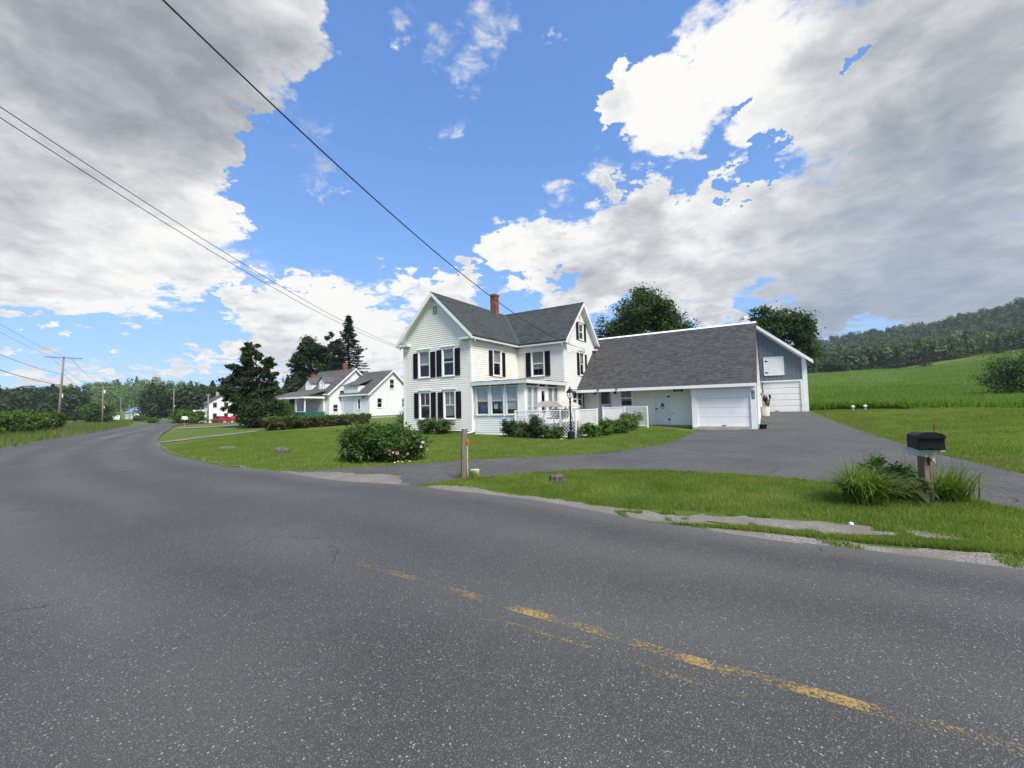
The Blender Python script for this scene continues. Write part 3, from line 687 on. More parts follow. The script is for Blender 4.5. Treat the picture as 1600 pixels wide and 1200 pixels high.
# gable of the side block
wB = [(7.42-LA,8.31-LA,6.15,7.30,0,False),(7.42-LA,8.34-LA,3.70,5.32,.4,False),(6.05-LA,7.80-LA,1.50,2.70,.0,True)]
hB = [hole(a, b, c, d) for a, b, c, d, *_ in wB]
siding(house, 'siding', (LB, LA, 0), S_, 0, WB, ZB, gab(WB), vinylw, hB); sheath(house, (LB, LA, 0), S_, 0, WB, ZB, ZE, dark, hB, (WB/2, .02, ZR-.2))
for a, b, c, d, cu, db in wB: window(house, (LB, LA, 0), S_, a, b, c, d, curt=cu, double=db)
for a, b, c, d in ((7.02,7.40,6.10,7.28),(8.33,8.70,6.10,7.35),(7.02,7.40,3.70,5.20),(8.36,8.70,3.75,5.20),(7.86,8.22,1.45,2.70)): shutter(house, (LB, LA, 0), S_, a-LA, b-LA, c, d)
v = MB(); v.box(2.53, 2.80, -.04, .02, 7.54, 7.92); [v.box(2.55, 2.78, -.05, -.041, 7.57+i*.055, 7.60+i*.055) for i in range(6)]; v.build('vent', trim_grey, house, (LB, LA, 0), S_)
# hidden sides
siding(house, 'siding', (-WA, DA, 0), LF, 0, DA, ZB, ZE, vinyl); siding(house, 'siding', (0, DA, 0), BK, 0, WA, ZB, gab(WA), vinyl); siding(house, 'siding', (LB, DA, 0), BK, 0, LB, ZB, ZE, vinyl)
for z_ in (.36, 3.12): f = MB(); f.box(-WA+.05, -.05, .05, DA-.05, z_, z_+.03); f.box(-.05, LB-.05, LA+.05, DA-.05, z_, z_+.03); f.build('floor', dark, house)
f = MB(); f.box(-WA+.03, -.03, .03, DA-.03, -.15, ZB); f.box(-.03, LB-.03, LA+.03, DA-.03, -.15, ZB); f.build('foundation', concrete, house)
for x, y, sx, sy in ((-WA, 0, -1, -1), (0, 0, 1, -1), (LB, LA, 1, -1), (LB, DA, 1, 1), (-WA, DA, -1, 1)):
    c = MB(); a = .034; w = .10
    c.box(min(x+sx*a, x-sx*w), max(x+sx*a, x-sx*w), min(y+sy*a, y), max(y+sy*a, y), ZB-.02, ZE); c.box(min(x+sx*a, x), max(x+sx*a, x), min(y, y-sy*w), max(y, y-sy*w), ZB-.02, ZE)
    c.build('corner_board', trim, house)
c = MB(); c.box(-.002, .05, LA-.05, LA+.002, 3.2, ZE); c.build('corner_board', vinyl, house)
# roofs: front block ridge runs back, side block ridge runs right, they meet in a valley
xm = -WA/2; ym = LA+WB/2; zr = lambda d: ZT+SL*d
pAr = [(OH,-OH,ZT),(xm,-OH,ZR),(xm,ym,ZR),(OH,LA-OH,ZT)]
pAl = [(-WA-OH,-OH,ZT),(xm,-OH,ZR),(xm,DA+OH,ZR),(-WA-OH,DA+OH,ZT)]
pBf = [(OH,LA-OH,ZT),(LB+OH,LA-OH,ZT),(LB+OH,ym,ZR),(xm,ym,ZR)]
pBb = [(xm,ym,ZR),(LB+OH,ym,ZR),(LB+OH,DA+OH,ZT),(OH,DA+OH,ZT)]
pAb = [(xm,ym,ZR),(OH,DA+OH,ZT),(xm,DA+OH,ZR)]
roof = roof_slab(house, [pAr, pAl, pBf, pBb, pAb], .09, deckmat)
shingles(roof, pAr, shing_house, (-1, 0), 1); shingles(roof, pAl, shing_house, (1, 0), 2); shingles(roof, pBf, shing_house, (0, 1), 3); shingles(roof, pBb, shing_house, (0, -1), 4); shingles(roof, pAb, shing_house, (-1, 0), 5)
vd = MB(); a = Vector((OH, LA-OH, ZT+.02)); b = Vector((xm, ym, ZR+.02)); w = Vector((.11, .11, .085))
vd.quad(a, a+Vector((.16, 0, .0)), b+Vector((.16, 0, 0)), b); vd.quad(a-Vector((0, .16, 0)), a, b, b-Vector((0, .16, 0))); vd.build('valley_flashing', valley_m, roof)
cap = MB(); cap.add([(xm-.13,-OH,ZR-.09),(xm,-OH,ZR+.03),(xm+.13,-OH,ZR-.09),(xm-.13,DA+OH,ZR-.09),(xm,DA+OH,ZR+.03),(xm+.13,DA+OH,ZR-.09)], [(0,1,4,3),(1,2,5,4)])
cap.add([(xm,ym-.13,ZR-.09),(xm,ym,ZR+.03),(xm,ym+.13,ZR-.09),(LB+OH,ym-.13,ZR-.09),(LB+OH,ym,ZR+.03),(LB+OH,ym+.13,ZR-.09)], [(0,1,4,3),(1,2,5,4)]); cap.build('ridge_cap', shing_house, roof)
# boxed eaves, returns and rake boards
ev = MB(); zs0, zs1 = ZE, ZT-.095
ev.box(0, OH-.01, -OH+.02, LA-OH+.005, zs0, zs1+.06); ev.box(OH-.012, LB+OH-.02, LA-OH+.01, LA, zs0, zs1+.06); ev.box(-WA-OH+.01, -WA, -OH+.02, DA+OH, zs0, zs1+.06); ev.box(0, LB+OH-.02, DA, DA+OH-.02, zs0, zs1+.06)
ev.build('eave', trim_grey, roof)
for x0, x1 in ((-WA, -WA+.62), (-.62, 0)): MB().box(x0, x1, -OH+.02, -.02, zs0-.001, zs1+.02).build('eave_return', trim_grey, roof)
for y0, y1 in ((LA+.002, LA+.30), (DA-.62, DA-.002)): MB().box(LB+.02, LB+OH-.02, y0, y1, zs0-.001, zs1+.02).build('eave_return', trim_grey, roof)
def rake(p, q, axis, depth, h=.24, m=None):
    """board below the roof edge from p to q (roof surface points), and its soffit back to the wall"""
    r_ = MB(); p = Vector(p); q = Vector(q); d = Vector((0, 0, -h)); a = Vector(axis)*.028; z = Vector((0, 0, -.015))
    r_.prism([p+z-a*.3, q+z-a*.3, q+d-a*.3, p+d-a*.3], a); b = Vector(axis)*depth
    r_.prism([p+Vector((0, 0, -.13))+a, q+Vector((0, 0, -.13))+a, q+Vector((0, 0, -.15))+a, p+Vector((0, 0, -.15))+a], b-a)
    r_.prism([p+Vector((0, 0, -.15))+b*.93, q+Vector((0, 0, -.15))+b*.93, q+Vector((0, 0, -.36))+b*.93, p+Vector((0, 0, -.36))+b*.93], a*.7)
    return r_.build('rake_board', m or trim, roof)
rake((-WA-OH,-OH,ZT), (xm,-OH,ZR), (0,1,0), OH-.02); rake((OH,-OH,ZT), (xm,-OH,ZR), (0,1,0), OH-.02)
rake((LB+OH,LA-OH,ZT), (LB+OH,ym,ZR), (-1,0,0), OH-.02); rake((LB+OH,DA+OH,ZT), (LB+OH,ym,ZR), (-1,0,0), OH-.02)
# chimney
chx, chy, cw = xm, 6.45, .23
ch = MB().box(chx-cw+.02, chx+cw-.02, chy-cw+.02, chy+cw-.02, ZR-.6, 9.86).build('chimney', mortar, house)
bricks(ch, chx-cw, chx+cw, chy-cw, chy+cw, ZR-.5, 9.86); bricks(ch, chx-cw-.04, chx+cw+.04, chy-cw-.04, chy+cw+.04, 9.86, 9.99)
MB().box(chx-cw, chx+cw, chy-cw, chy+cw, 9.985, 10.03).build('chimney_cap', concrete, ch)
# downspout at the corner and its splash pipe
ds = MB(); ds.tube([(.09,.1,3.0),(.09,.1,.42),(.12,-.05,.30),(-.05,-.55,.24)], .045, 8); ds.build('downspout', trim, house, smooth=True)
el = MB(); el.tube([(LB+.03,8.30,5.5),(LB+.03,8.30,3.4)], .018, 6); el.box(LB+.0, LB+.08, 8.24, 8.36, 5.45, 5.6); el.build('service_conduit', trim_grey, house)
fl = MB(); fl.box(-WA+.25, -WA+.37, -.10, -.0, 5.30, 5.40); fl.tube([(-WA+.27,-.10,5.36),(-WA+.22,-.2,5.30)], .05, 8); fl.tube([(-WA+.36,-.10,5.36),(-WA+.44,-.2,5.30)], .05, 8); fl.build('floodlight', trim_grey, house)

# ------------------------------------------------------------------ glazed corner porch
SP, TP = .2, 3.36
zs = [(.16,1.05),(1.16,2.05),(2.17,2.97)]
siding(house, 'porch_siding', (0, SP, 0), F_, .03, TP, .15, 1.20, vinylw); siding(house, 'porch_siding', (TP, SP, 0), S_, 0, LA-SP, .15, 1.20, vinylw); siding(house, 'porch_siding', (TP, SP, 0), S_, 4.15, LA-SP, 1.20, 2.9, vinyl); siding(house, 'porch_siding', (0, SP, 0), F_, .03, .14, 1.2, 2.9, vinyl)
MB().box(0.02, TP-.02, SP+.02, LA, .05, .32).build('porch_floor', concrete, house)
for a, b in zs:
    w = window(house, (0, SP, 0), F_, a, b, 1.23, 2.84, cas=.05, head=False, name='porch_window', rail=.49, wm=trim_grey)
    MB().box(a+.06, b-.06, .048, .056, 2.04 if a < 2 else 1.52, 2.78).build('window_shade', shade, w)
for a, b in ((.42-SP,1.02-SP),(1.06-SP,1.66-SP),(2.86-SP,3.52-SP),(3.56-SP,4.24-SP)):
    w = window(house, (TP, SP, 0), S_, a, b, 1.23, 2.80, cas=.05, head=False, name='porch_window', rail=.25, wm=trim_grey)
    MB().box(a+.06, b-.06, .048, .056, 1.3, 2.75).build('window_shade', shade if a < 2 else curtain, w)
d = MB(); a, b = 1.86-SP, 2.68-SP
d.box(a, a+.20, -.02, .03, .35, 2.78); d.box(b-.20, b, -.02, .03, .35, 2.78); d.box(a+.2, b-.2, -.02, .03, 2.52, 2.78); d.box(a+.2, b-.2, -.02, .03, .35, 1.25)
d = d.build('porch_door', trim, house, (TP, SP, 0), S_); MB().box(a+.2, b-.2, .0, .006, 1.25, 2.52).build('pane', glass, d); MB().tube([(b-.1, -.02, 1.3), (b-.1, -.07, 1.3), (b-.18, -.07, 1.3)], .014, 6).build('door_handle', blackm, d)
MB().box(a+.01, b-.01, .25, .26, .35, 2.7).build('door_dark_backing', dark, d)  # near-black sheet stands in for the unlit interior behind the door glass
for x0, x1, y0, y1 in ((2.98, TP+.01, SP-.01, SP+.20), (0.0, .13, SP-.012, SP+.1), (1.055, 1.155, SP-.01, SP+.1), (2.055, 2.165, SP-.01, SP+.1), (TP-.1, TP+.012, 1.665, 1.855), (TP-.1, TP+.012, 2.69, 2.855), (TP-.1, TP+.012, 4.245, 4.36)): MB().box(x0, x1, y0, y1, 1.20, 2.9).build('porch_post', trim, house)
fb = MB(); fb.box(-.02, TP+.30, SP-.26, SP-.22, 2.90, 3.11); fb.box(TP+.26, TP+.30, SP-.22, LA-.02, 2.90, 3.11); fb.box(.02, TP+.26, SP-.22, LA-.02, 2.90, 2.93); fb.build('porch_fascia', trim_grey, house)
pr = [(0.02, SP-.28, 3.12), (TP+.32, SP-.28, 3.12), (TP+.32, LA-.03, 3.12), (.02, LA-.03, 3.12)]
pk = (.6, LA-.5, 3.52)
r_ = MB(); r_.add([pr[0], pr[1], pr[2], pr[3], (.02, LA-.03, 3.50)], [(0, 1, 4), (1, 2, 4), (2, 3, 4), (3, 0, 4), (3, 2, 1, 0)]); r_.build('porch_roof', deckmat, house)
pb = MB().box(.1, TP-.1, LA-.06, LA-.03, .35, 2.9).build('porch_back_wall', vinyl, house)

# ------------------------------------------------------------------ garage wing
wing = empty('garage_wing', (HX, HY, 0), -YAW, 'long single storey garage wing with large charcoal shingle roof', 'garage')
SE, ZEV, SRG, ZRG = 6.74, 2.64, 11.25, 6.62; T0, T1 = LB+.02, 13.80; SWL = 8.0
wh = [hole(5.98, 6.88, 1.52, 2.66)]
xo = T0
siding(wing, 'siding', (0, SWL, 0), F_, T0, 10.5, .34, 2.72, vinyl, wh+[(4.50, 5.52, .3, 2.70), (8.19, 9.15, .3, 2.27)])
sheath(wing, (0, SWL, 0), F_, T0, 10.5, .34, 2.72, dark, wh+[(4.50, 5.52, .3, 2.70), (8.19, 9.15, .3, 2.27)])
window(wing, (0, SWL, 0), F_, 5.98, 6.88, 1.52, 2.66, head=False, curt=.0)
blue_grey = mat('blue_grey_door_paint', (.40, .45, .52), .5, var=.06)
d = MB(); d.box(4.50, 4.57, -.03, .04, .62, 2.68); d.box(5.45, 5.52, -.03, .04, .62, 2.68); d.box(4.57, 5.45, -.03, .04, 2.60, 2.68)
d = d.build('entrance_door', trim, wing, (0, SWL, 0), F_)
s = MB(); s.box(4.575, 4.70, .0, .035, .64, 2.595); s.box(5.33, 5.445, .0, .035, .64, 2.595); s.box(4.70, 5.33, .0, .035, .64, 1.72); s.box(4.70, 5.33, .0, .035, 2.52, 2.595); s.box(4.76, 5.27, -.012, .0, .74, 1.62); s.build('door_leaf', blue_grey, d)
MB().box(4.70, 5.33, .012, .018, 1.72, 2.52).build('pane', glass, d); MB().tube([(5.37, -.0, 1.55), (5.37, -.05, 1.55), (5.28, -.05, 1.55)], .014, 6).build('door_handle', blackm, d)
d = MB(); d.box(8.17, 8.22, -.03, .04, .33, 2.29); d.box(9.12, 9.17, -.03, .04, .33, 2.29); d.box(8.22, 9.12, -.03, .04, 2.24, 2.29); d = d.build('side_door', trim, wing, (0, SWL, 0), F_)
MB().bbox(8.225, 9.115, -.01, .03, .35, 2.235).build('door_leaf', mat('white_door_paint', (.66, .70, .74), .5, var=.05), d)
MB().box(8.24, 8.40, -.06, -.011, 1.30, 1.36).build('latch', blackm, d)
for z in (.62, 2.02): MB().box(8.98, 9.12, -.03, -.011, z, z+.10).build('hinge', blackm, d)
hs = MB(); pr_ = [(8.58, 1.34), (8.76, 1.34), (8.76, 1.60)]+[(8.67+.09*math.cos(a), 1.60+.09*math.sin(a)) for a in np.linspace(0, math.pi, 9)][1:-1]+[(8.58, 1.60)]
hs.prism([(x, -.012, z) for x, z in pr_], (0, -.015, 0)); h_ = hs.build('horseshoe_plaque', mat('plaque_blue', (.05, .09, .11), .5, var=.3), d)
MB().box(8.615, 8.725, -.031, -.028, 1.38, 1.45).build('plaque_panel', trim, h_)
for x in (4.32, 5.72):
    l = MB(); l.box(x-.05, x+.05, -.03, -.016, 2.35, 2.6); l.lathe([(.035, 0), (.065, .05), (.06, .20), (.02, .26)], (x, -.10, 2.36), 6); l.box(x-.012, x+.012, -.11, -.02, 2.60, 2.625); l.build('porch_light', blackm, wing, (0, SWL, 0), F_)
MB().bbox(9.18, 9.30, -.07, -.016, 1.00, 1.10).build('outlet_box', trim_grey, wing, (0, SWL, 0), F_)
# garage bay, standing forward to the eave
GS = 7.03
p = MB(); p.box(10.50, 10.79, .0, .12, .12, 2.52); p.build('door_post', trim, wing, (0, GS, 0), F_); p = MB(); p.box(13.46, 13.76, .0, .12, .12, 2.52); p.build('door_post', trim, wing, (0, GS, 0), F_); p = MB(); p.box(10.79, 13.46, .0, .12, 2.42, 2.52); p.build('door_head', trim, wing, (0, GS, 0), F_)
panel_door(wing, (0, GS, 0), F_, 10.79, 13.46, .29, 2.42, 4, trim)
st = MB(); st.prism([(10.46, -.01, 2.50), (10.66, -.01, 2.50), (10.62, -.01, 2.30), (10.54, -.01, 2.12), (10.50, -.01, 2.12)], (0, -.02, 0)); st.build('corner_bracket', trim, wing, (0, GS, 0), F_)
MB().bbox(10.52, 13.45, -.16, .20, .0, .275).build('door_sill', concrete, wing, (0, GS, 0), F_)
siding(wing, 'siding', (10.5, SWL, 0), LF, 0, SWL-GS, .2, 2.72, vinyl); siding(wing, 'siding', (13.76, GS+.12, 0), S_, 0, 15.0-GS, .15, lambda z: 6.45 if z is None else (max(0, (z-2.62)/.88), 8.0-max(0, (z-2.62)/.88)), vinylw)
MB().box(13.0, 13.74, GS+.14, 15.2, 0, .15).build('foundation', concrete, wing)
siding(wing, 'siding', (13.76, 15.1, 0), BK, 0, 13.76-T0, .2, 3.1, vinylw); MB().box(T0, 13.7, 15.0, 15.05, 0, 3.1).build('wall', dark, wing); MB().box(T0+.02, 13.7, SWL+.1, 15.0, .28, .30).build('floor', dark, wing); MB().prism([(T0+.01, SWL, .2), (T0+.01, 15.0, .2), (T0+.01, 15.0, 3.1), (T0+.01, SRG, 6.4), (T0+.01, SWL, 3.6)], (.02, 0, 0)).build('end_wall', dark, wing)
f = MB(); f.box(T0, 10.5, SWL+.03, SWL+.3, -.1, .335); f.build('foundation', concrete, wing)
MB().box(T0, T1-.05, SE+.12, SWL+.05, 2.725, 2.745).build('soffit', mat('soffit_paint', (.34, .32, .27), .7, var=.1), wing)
pf = [(T0, SE, ZEV), (T1, SE, ZEV), (T1, SRG, ZRG), (T0, SRG, ZRG)]; pb_ = [(T0, SRG, ZRG), (T1, SRG, ZRG), (T1, 15.76, ZEV), (T0, 15.76, ZEV)]
roof = roof_slab(wing, [pf, pb_], .10, deckmat); shingles(roof, pf, shing_wing, (0, 1), 11, .15, .21); shingles(roof, pb_, shing_wing, (0, -1), 12, .15, .34)
MB().box(T0, T1, SE-.03, SE+.005, ZEV-.165, ZEV+.005).build('fascia', trim, roof)
rc = MB(); rc.add([(T0, SRG-.10, ZRG-.06), (T0, SRG, ZRG+.05), (T0, SRG+.10, ZRG-.06), (T1+.02, SRG-.10, ZRG-.06), (T1+.02, SRG, ZRG+.05), (T1+.02, SRG+.10, ZRG-.06)], [(0, 1, 4, 3), (1, 2, 5, 4)]); rc.build('ridge_cap', trim, roof)
rk = MB(); a = Vector((T1, SE, ZEV)); b = Vector((T1, SRG, ZRG)); rk.prism([a+Vector((0, 0, .0)), b+Vector((0, 0, .0)), b+Vector((0, 0, -.16)), a+Vector((0, 0, -.16))], (.015, 0, 0)); rk.build('rake_board', deckmat, roof)
for t in (5.0, 6.2): MB().lathe([(.05, 0), (.06, .06), (.03, .1)], (t, SE-.05, ZEV-.09), 8).build('gutter_bracket', blackm, roof)
def text_obj(name, s, size, m, parent, loc, rot, align='CENTER', ext=.004):
    cu = bpy.data.curves.new(name, 'FONT'); cu.body = s; cu.size = size; cu.align_x = align; cu.align_y = 'CENTER'; cu.extrude = ext; cu.space_line = .92
    tmp = bpy.data.objects.new(name, cu); col.objects.link(tmp); dg = bpy.context.evaluated_depsgraph_get(); me = bpy.data.meshes.new_from_object(tmp.evaluated_get(dg)); bpy.data.objects.remove(tmp)
    me.materials.clear(); me.materials.append(m); o = link(name, me, parent, loc); o.rotation_euler = rot; return o
# number plates, hung on the wing
sg = empty('house_number_sign', tuple(HW(13.60, GS-.0))+(2.03,), -YAW, 'upright teal house number plate with white digits on garage post', 'sign')
MB().bbox(-.075, .075, -.012, -.002, -.24, .24).build('plate', mat('teal_sign', (.005, .085, .11), .35), sg)
text_obj('number', '2\n1\n8\n9', .125, trim, sg, (0, -.014, -.01), (math.pi/2, 0, 0))
sg = empty('house_number_plaque', tuple(HW(9.62, SWL-.04))+(2.46,), -YAW, 'small dark plaque with white house number under the wing eave', 'sign')
MB().bbox(-.27, .27, -.012, -.002, -.10, .09).build('plate', mat('plaque_dark', (.03, .03, .02), .5), sg); text_obj('number', '2189', .19, trim, sg, (0, -.014, .0), (math.pi/2, 0, 0))

# ------------------------------------------------------------------ barn behind the wing
barn = empty('barn', (HX, HY, 0), -YAW, 'slate blue barn with vertical boards, white hatch and overhead door', 'barn')
BS, B0, B1, BP, BZ, BE, BPK = 16.0, 9.55, 16.50, 13.03, .82, 4.62, 7.62; BSL = (BPK-BE)/(B1-BP)
topz = lambda t: BE+BSL*(B1-t if t > BP else t-B0)
MB().add([(B0+.05, BS+.03, BZ), (B1-.05, BS+.03, BZ), (B1-.05, BS+.03, BE), (BP, BS+.03, BPK-.05), (B0+.05, BS+.03, BE)], [(0, 1, 2, 3, 4)]).build('wall', dark, barn)
t = B0+.02; bw = .235
while t < B1-.25:
    b = min(t+bw-.012, B1-.252); z0 = 3.12 if (b > 13.05 and t < 16.27) else BZ
    m_ = MB(); ya, yb = BS-.022+rng.uniform(-.003, .003), BS+.02
    if t < BP < b: pl = [(t, ya, z0), (b, ya, z0), (b, ya, topz(b)-.05), (BP, ya, BPK-.05), (t, ya, topz(t)-.05)]
    else: pl = [(t, ya, z0), (b, ya, z0), (b, ya, topz(b)-.05), (t, ya, topz(t)-.05)]
    m_.prism(pl, (0, yb-ya, 0)); m_.build('board', barnp, barn); t += bw
s = MB(); s.box(B1-.02, B1, BS, BS+9, BZ, BE); s.box(B0, B0+.02, BS, BS+9, BZ, BE); s.box(B0, B1, BS+9, BS+9.05, BZ, BE); s.build('side_wall', barnp, barn)
MB().box(B1-.25, B1+.02, BS-.045, BS-.0, BZ, topz(B1-.1)+.0).build('corner_board', trim, barn)
d = MB(); d.box(16.12, 16.24, -.05, .1, .86, 3.10); d.box(13.08, 13.2, -.05, .1, .86, 3.10); d.box(13.2, 16.12, -.05, .1, 2.98, 3.10); d.build('door_casing', trim, barn, (0, BS, 0), F_)
panel_door(barn, (0, BS-.06, 0), F_, 13.2, 16.12, .88, 2.98, 5, trim)
h = MB(); h.box(14.0, 15.22, -.05, -.025, 3.46, 4.78); h = h.build('hatch', trim, barn, (0, BS, 0), F_)
hf = MB(); hf.box(14.0, 14.07, -.065, -.051, 3.46, 4.78); hf.box(15.15, 15.22, -.065, -.051, 3.46, 4.78); hf.box(14.07, 15.15, -.065, -.051, 4.71, 4.78); hf.box(14.07, 15.15, -.065, -.051, 3.46, 3.53); hf.build('hatch_frame', trim, h)
for z in (3.68, 4.50): MB().prism([(14.09, -.072, z-.03), (14.12, -.072, z-.05), (14.30, -.072, z), (14.12, -.072, z+.05), (14.09, -.072, z+.03)], (0, .02, 0)).build('strap_hinge', blackm, h)
o_ = .38; re_ = lambda t: BE+BSL*(B1-t)+.06
rp = [(BP, BS-.35, BPK+.06), (B1+o_, BS-.35, re_(B1+o_)), (B1+o_, BS+9.3, re_(B1+o_)), (BP, BS+9.3, BPK+.06)]; lp = [(2*BP-x, y, z) for x, y, z in rp]
roof = roof_slab(barn, [rp, lp], .07, metal_roof)
for k in range(17):   # standing seams
    y = BS-.3+k*.58; sm = MB(); sm.prism([(BP, y, BPK+.06), (BP, y, BPK+.09), (B1+o_, y, re_(B1+o_)+.03), (B1+o_, y, re_(B1+o_))], (0, .025, 0)); sm.build('seam', metal_roof, roof)
for q in (rp, lp): r_ = MB(); a, b = Vector(q[0]), Vector(q[1]); r_.prism([a+Vector((0, -.03, .01)), b+Vector((0, -.03, .01)), b+Vector((0, -.03, -.22)), a+Vector((0, -.03, -.22))], (0, .028, 0)); r_.prism([a+Vector((0, .31, -.16)), b+Vector((-.4 if q is rp else .4, .31, -.16+.4*BSL*1)), b+Vector((-.4 if q is rp else .4, .31, -.34+.4*BSL)), a+Vector((0, .31, -.34))], (0, .02, 0)); r_.build('rake_board', trim, roof)
vt = MB(); vt.lathe([(.12, 0), (.12, .25), (.30, .28), (.26, .42), (.05, .55)], (BP-.1, BS+1.2, BPK+.02), 12); vt.build('roof_vent', metal_roof, roof, smooth=False)

# ------------------------------------------------------------------ deck, lattice fences, swing, lamp
deck = empty('deck', (HX, HY, 0), -YAW, 'low wooden deck behind the white lattice by the porch', 'deck')
for k in range(22): MB().box(3.45+k*.13, 3.45+k*.13+.12, .12, 7.9, .62, .65).build('plank', oldwood, deck)
for x in (3.5, 4.8, 6.2):
    for y in (.2, 3.5, 7.7): MB().box(x, x+.09, y, y+.09, -.05, .619).build('post', oldwood, deck)
for k in range(2): MB().box(6.36+k*.28, 6.66+k*.28, 3.0, 4.1, .42-k*.2, .46-k*.2).build('step', oldwood, deck)
def fence(name, loc, rz, L, z0, z1, label, solid=0, posts=(0, 1)):
    e = empty(name, loc, rz, label, 'fence', 'lattice fences round the deck')
    lattice(e, (solid, 0, 0), 0, L-solid, z0+.04, z1-.04)
    if solid:
        for k in range(int(solid/.18)): MB().bbox(k*.18+.003, k*.18+.175, -.014, .008, z0+.04, z1-.04).build('picket', trim, e)
    for n_, a, b in (('top_rail', z1-.05, z1), ('bottom_rail', z0, z0+.05)): MB().bbox(0, L, -.03, .015, a, b).build(n_, trim, e)
    for k in posts: MB().bbox(k*L-.04, k*L+.04, -.035, .045, z0-.15, z1+.02).build('post', trim, e)
    return e
fence('lattice_fence', tuple(HW(2.90, -.03))+(0,), -YAW, 2.62, .12, 1.45, 'white lattice fence panel behind shrubs in front of porch')
fence('lattice_fence', tuple(HW(5.60, -.03))+(0,), -YAW, .74, .12, 1.45, 'narrow white lattice panel behind the black lamp post', posts=(1,))
fence('lattice_fence', tuple(HW(6.40, .05))+(0,), -YAW+math.pi/2, 2.65, .12, 1.45, 'white lattice fence running back from the lamp post towards the steps', posts=(1,))
fence('lattice_fence', tuple(HW(5.55, 6.0))+(0,), -YAW, 2.68, .36, 1.51, 'white fence with solid left half and lattice right half by entrance', solid=1.32, posts=(0, .5, 1))
sw = empty('patio_swing', tuple(HW(4.75, 1.25))+(.65,), -YAW-.15, 'canopied patio swing with beige canvas roof behind the lattice', 'swing')
canvas = mat('beige_canvas', (.42, .375, .34), .9, var=.08)
c = MB(); c.add([(-.55,-.75,1.26),(-.55,.75,1.26),(.45,-.75,1.26),(.45,.75,1.26),(-.95,-.85,.98),(-.95,.85,.98),(.95,-.85,.95),(.95,.85,.95)], [(4,6,2,0),(0,2,3,1),(1,3,7,5),(6,7,3,2),(5,4,0,1)])
co = c.build('canopy', canvas, sw); m_ = co.modifiers.new('thick', 'SOLIDIFY'); m_.thickness = .02
for x in (-.62, .62):
    for sgn in (-1, 1): MB().tube([(x, sgn*.62, 0), (x, sgn*.08, 1.1)], .022, 8).build('leg', blackm, sw)
MB().tube([(-.62, 0, 1.1), (.62, 0, 1.1)], .022, 8).build('crossbar', blackm, sw)
MB().bbox(-.52, .52, -.25, .25, .30, .40, .03).build('seat', canvas, sw); MB().bbox(-.52, .52, .22, .34, .40, .85, .03).build('backrest', canvas, sw)
for x in (-.5, .5): MB().tube([(x, .2, .4), (x*1.1, .02, 1.09)], .01, 6).build('chain', blackm, sw)

lp_ = ground_at(892.5, 686)
lamp = empty('lamp_post', tuple(lp_), .5, 'black lantern lamp post on square base beside the lattice fence', 'lamp post')
MB().bbox(-.13, .13, -.13, .13, -.05, .34, .02).build('base', blackm, lamp)
MB().lathe([(.13, .34), (.10, .37), (.055, .42), (.05, .75), (.058, .77), (.058, .80), (.042, .82), (.038, 1.72), (.055, 1.74), (.055, 1.79), (.035, 1.82), (.06, 1.90), (.03, 1.93)], n=16).build('post', blackm, lamp, smooth=False)
lf = MB()
for k in range(6):
    a = math.pi/3*k; lf.tube([(.085*math.cos(a), .085*math.sin(a), 1.93), (.165*math.cos(a), .165*math.sin(a), 2.20)], .010, 5)
lf.lathe([(.09, 1.92), (.09, 1.94)], n=6); lf.build('lantern_frame', blackm, lamp)
MB().lathe([(.08, 1.935), (.155, 2.195)], n=6).build('lantern_glass', glass, lamp); MB().lathe([(.02, 1.94), (.025, 2.02), (.02, 2.12), (.005, 2.15)], n=8).build('bulb', mat('bulb_white', (.7, .7, .65), .3), lamp)
MB().lathe([(.21, 2.19), (.20, 2.21), (.11, 2.33), (.05, 2.38), (.035, 2.42), (.045, 2.44), (.012, 2.50)], n=6).build('lantern_cap', blackm, lamp)
# things behind the porch glass
ck = empty('storage_cabinet', tuple(HW(.62, SP+.42))+(.32,), -YAW, 'blue cabinet behind the leftmost lower porch window', 'cabinet')
bl = mat('blue_enamel', (.05, .12, .30), .4, var=.2); MB().bbox(-.36, .36, -.25, .25, 0, 1.5).build('body', bl, ck); MB().bbox(-.33, .33, -.275, -.255, .05, 1.45).build('door', bl, ck); MB().lathe([(.03, 0), (.05, .01), (.03, .02)], n=10).build('knob', trim, ck, (0, -.30, 1.15))
ac = empty('armchair', tuple(HW(1.62, SP+.62))+(.32,), -YAW, 'brown wooden chair behind the middle porch window', 'chair')
MB().bbox(-.3, .3, -.28, .28, .72, .80).build('seat', brownwood, ac); MB().bbox(-.3, .3, .25, .30, .80, 1.15).build('backrest', brownwood, ac)
for x in (-.27, .23):
    MB().box(x, x+.05, -.26, .25, .98, 1.03).build('armrest', brownwood, ac)
    for y in (-.26, .2): MB().box(x, x+.05, y, y+.05, 0, .72).build('leg', brownwood, ac)
nt = empty('framed_notice', tuple(HW(1.42, SP+.14))+(1.68,), -YAW, 'small white framed notice inside the middle porch window', 'notice'); MB().box(-.13, .13, -.01, .01, -.12, .17).build('frame', trim_grey, nt); MB().box(-.11, .11, -.014, -.0105, -.10, .15).build('paper', trim, nt)
bb = empty('blue_board', tuple(HW(1.86, SP+.14))+(1.60,), -YAW, 'bright blue board inside the middle porch window', 'board'); MB().bbox(-.16, .16, -.01, .01, -.15, .28).build('panel', mat('bright_blue', (.02, .12, .42), .5), bb); MB().box(-.10, .10, -.013, -.0105, -.02, .04).build('stripe', trim, bb)
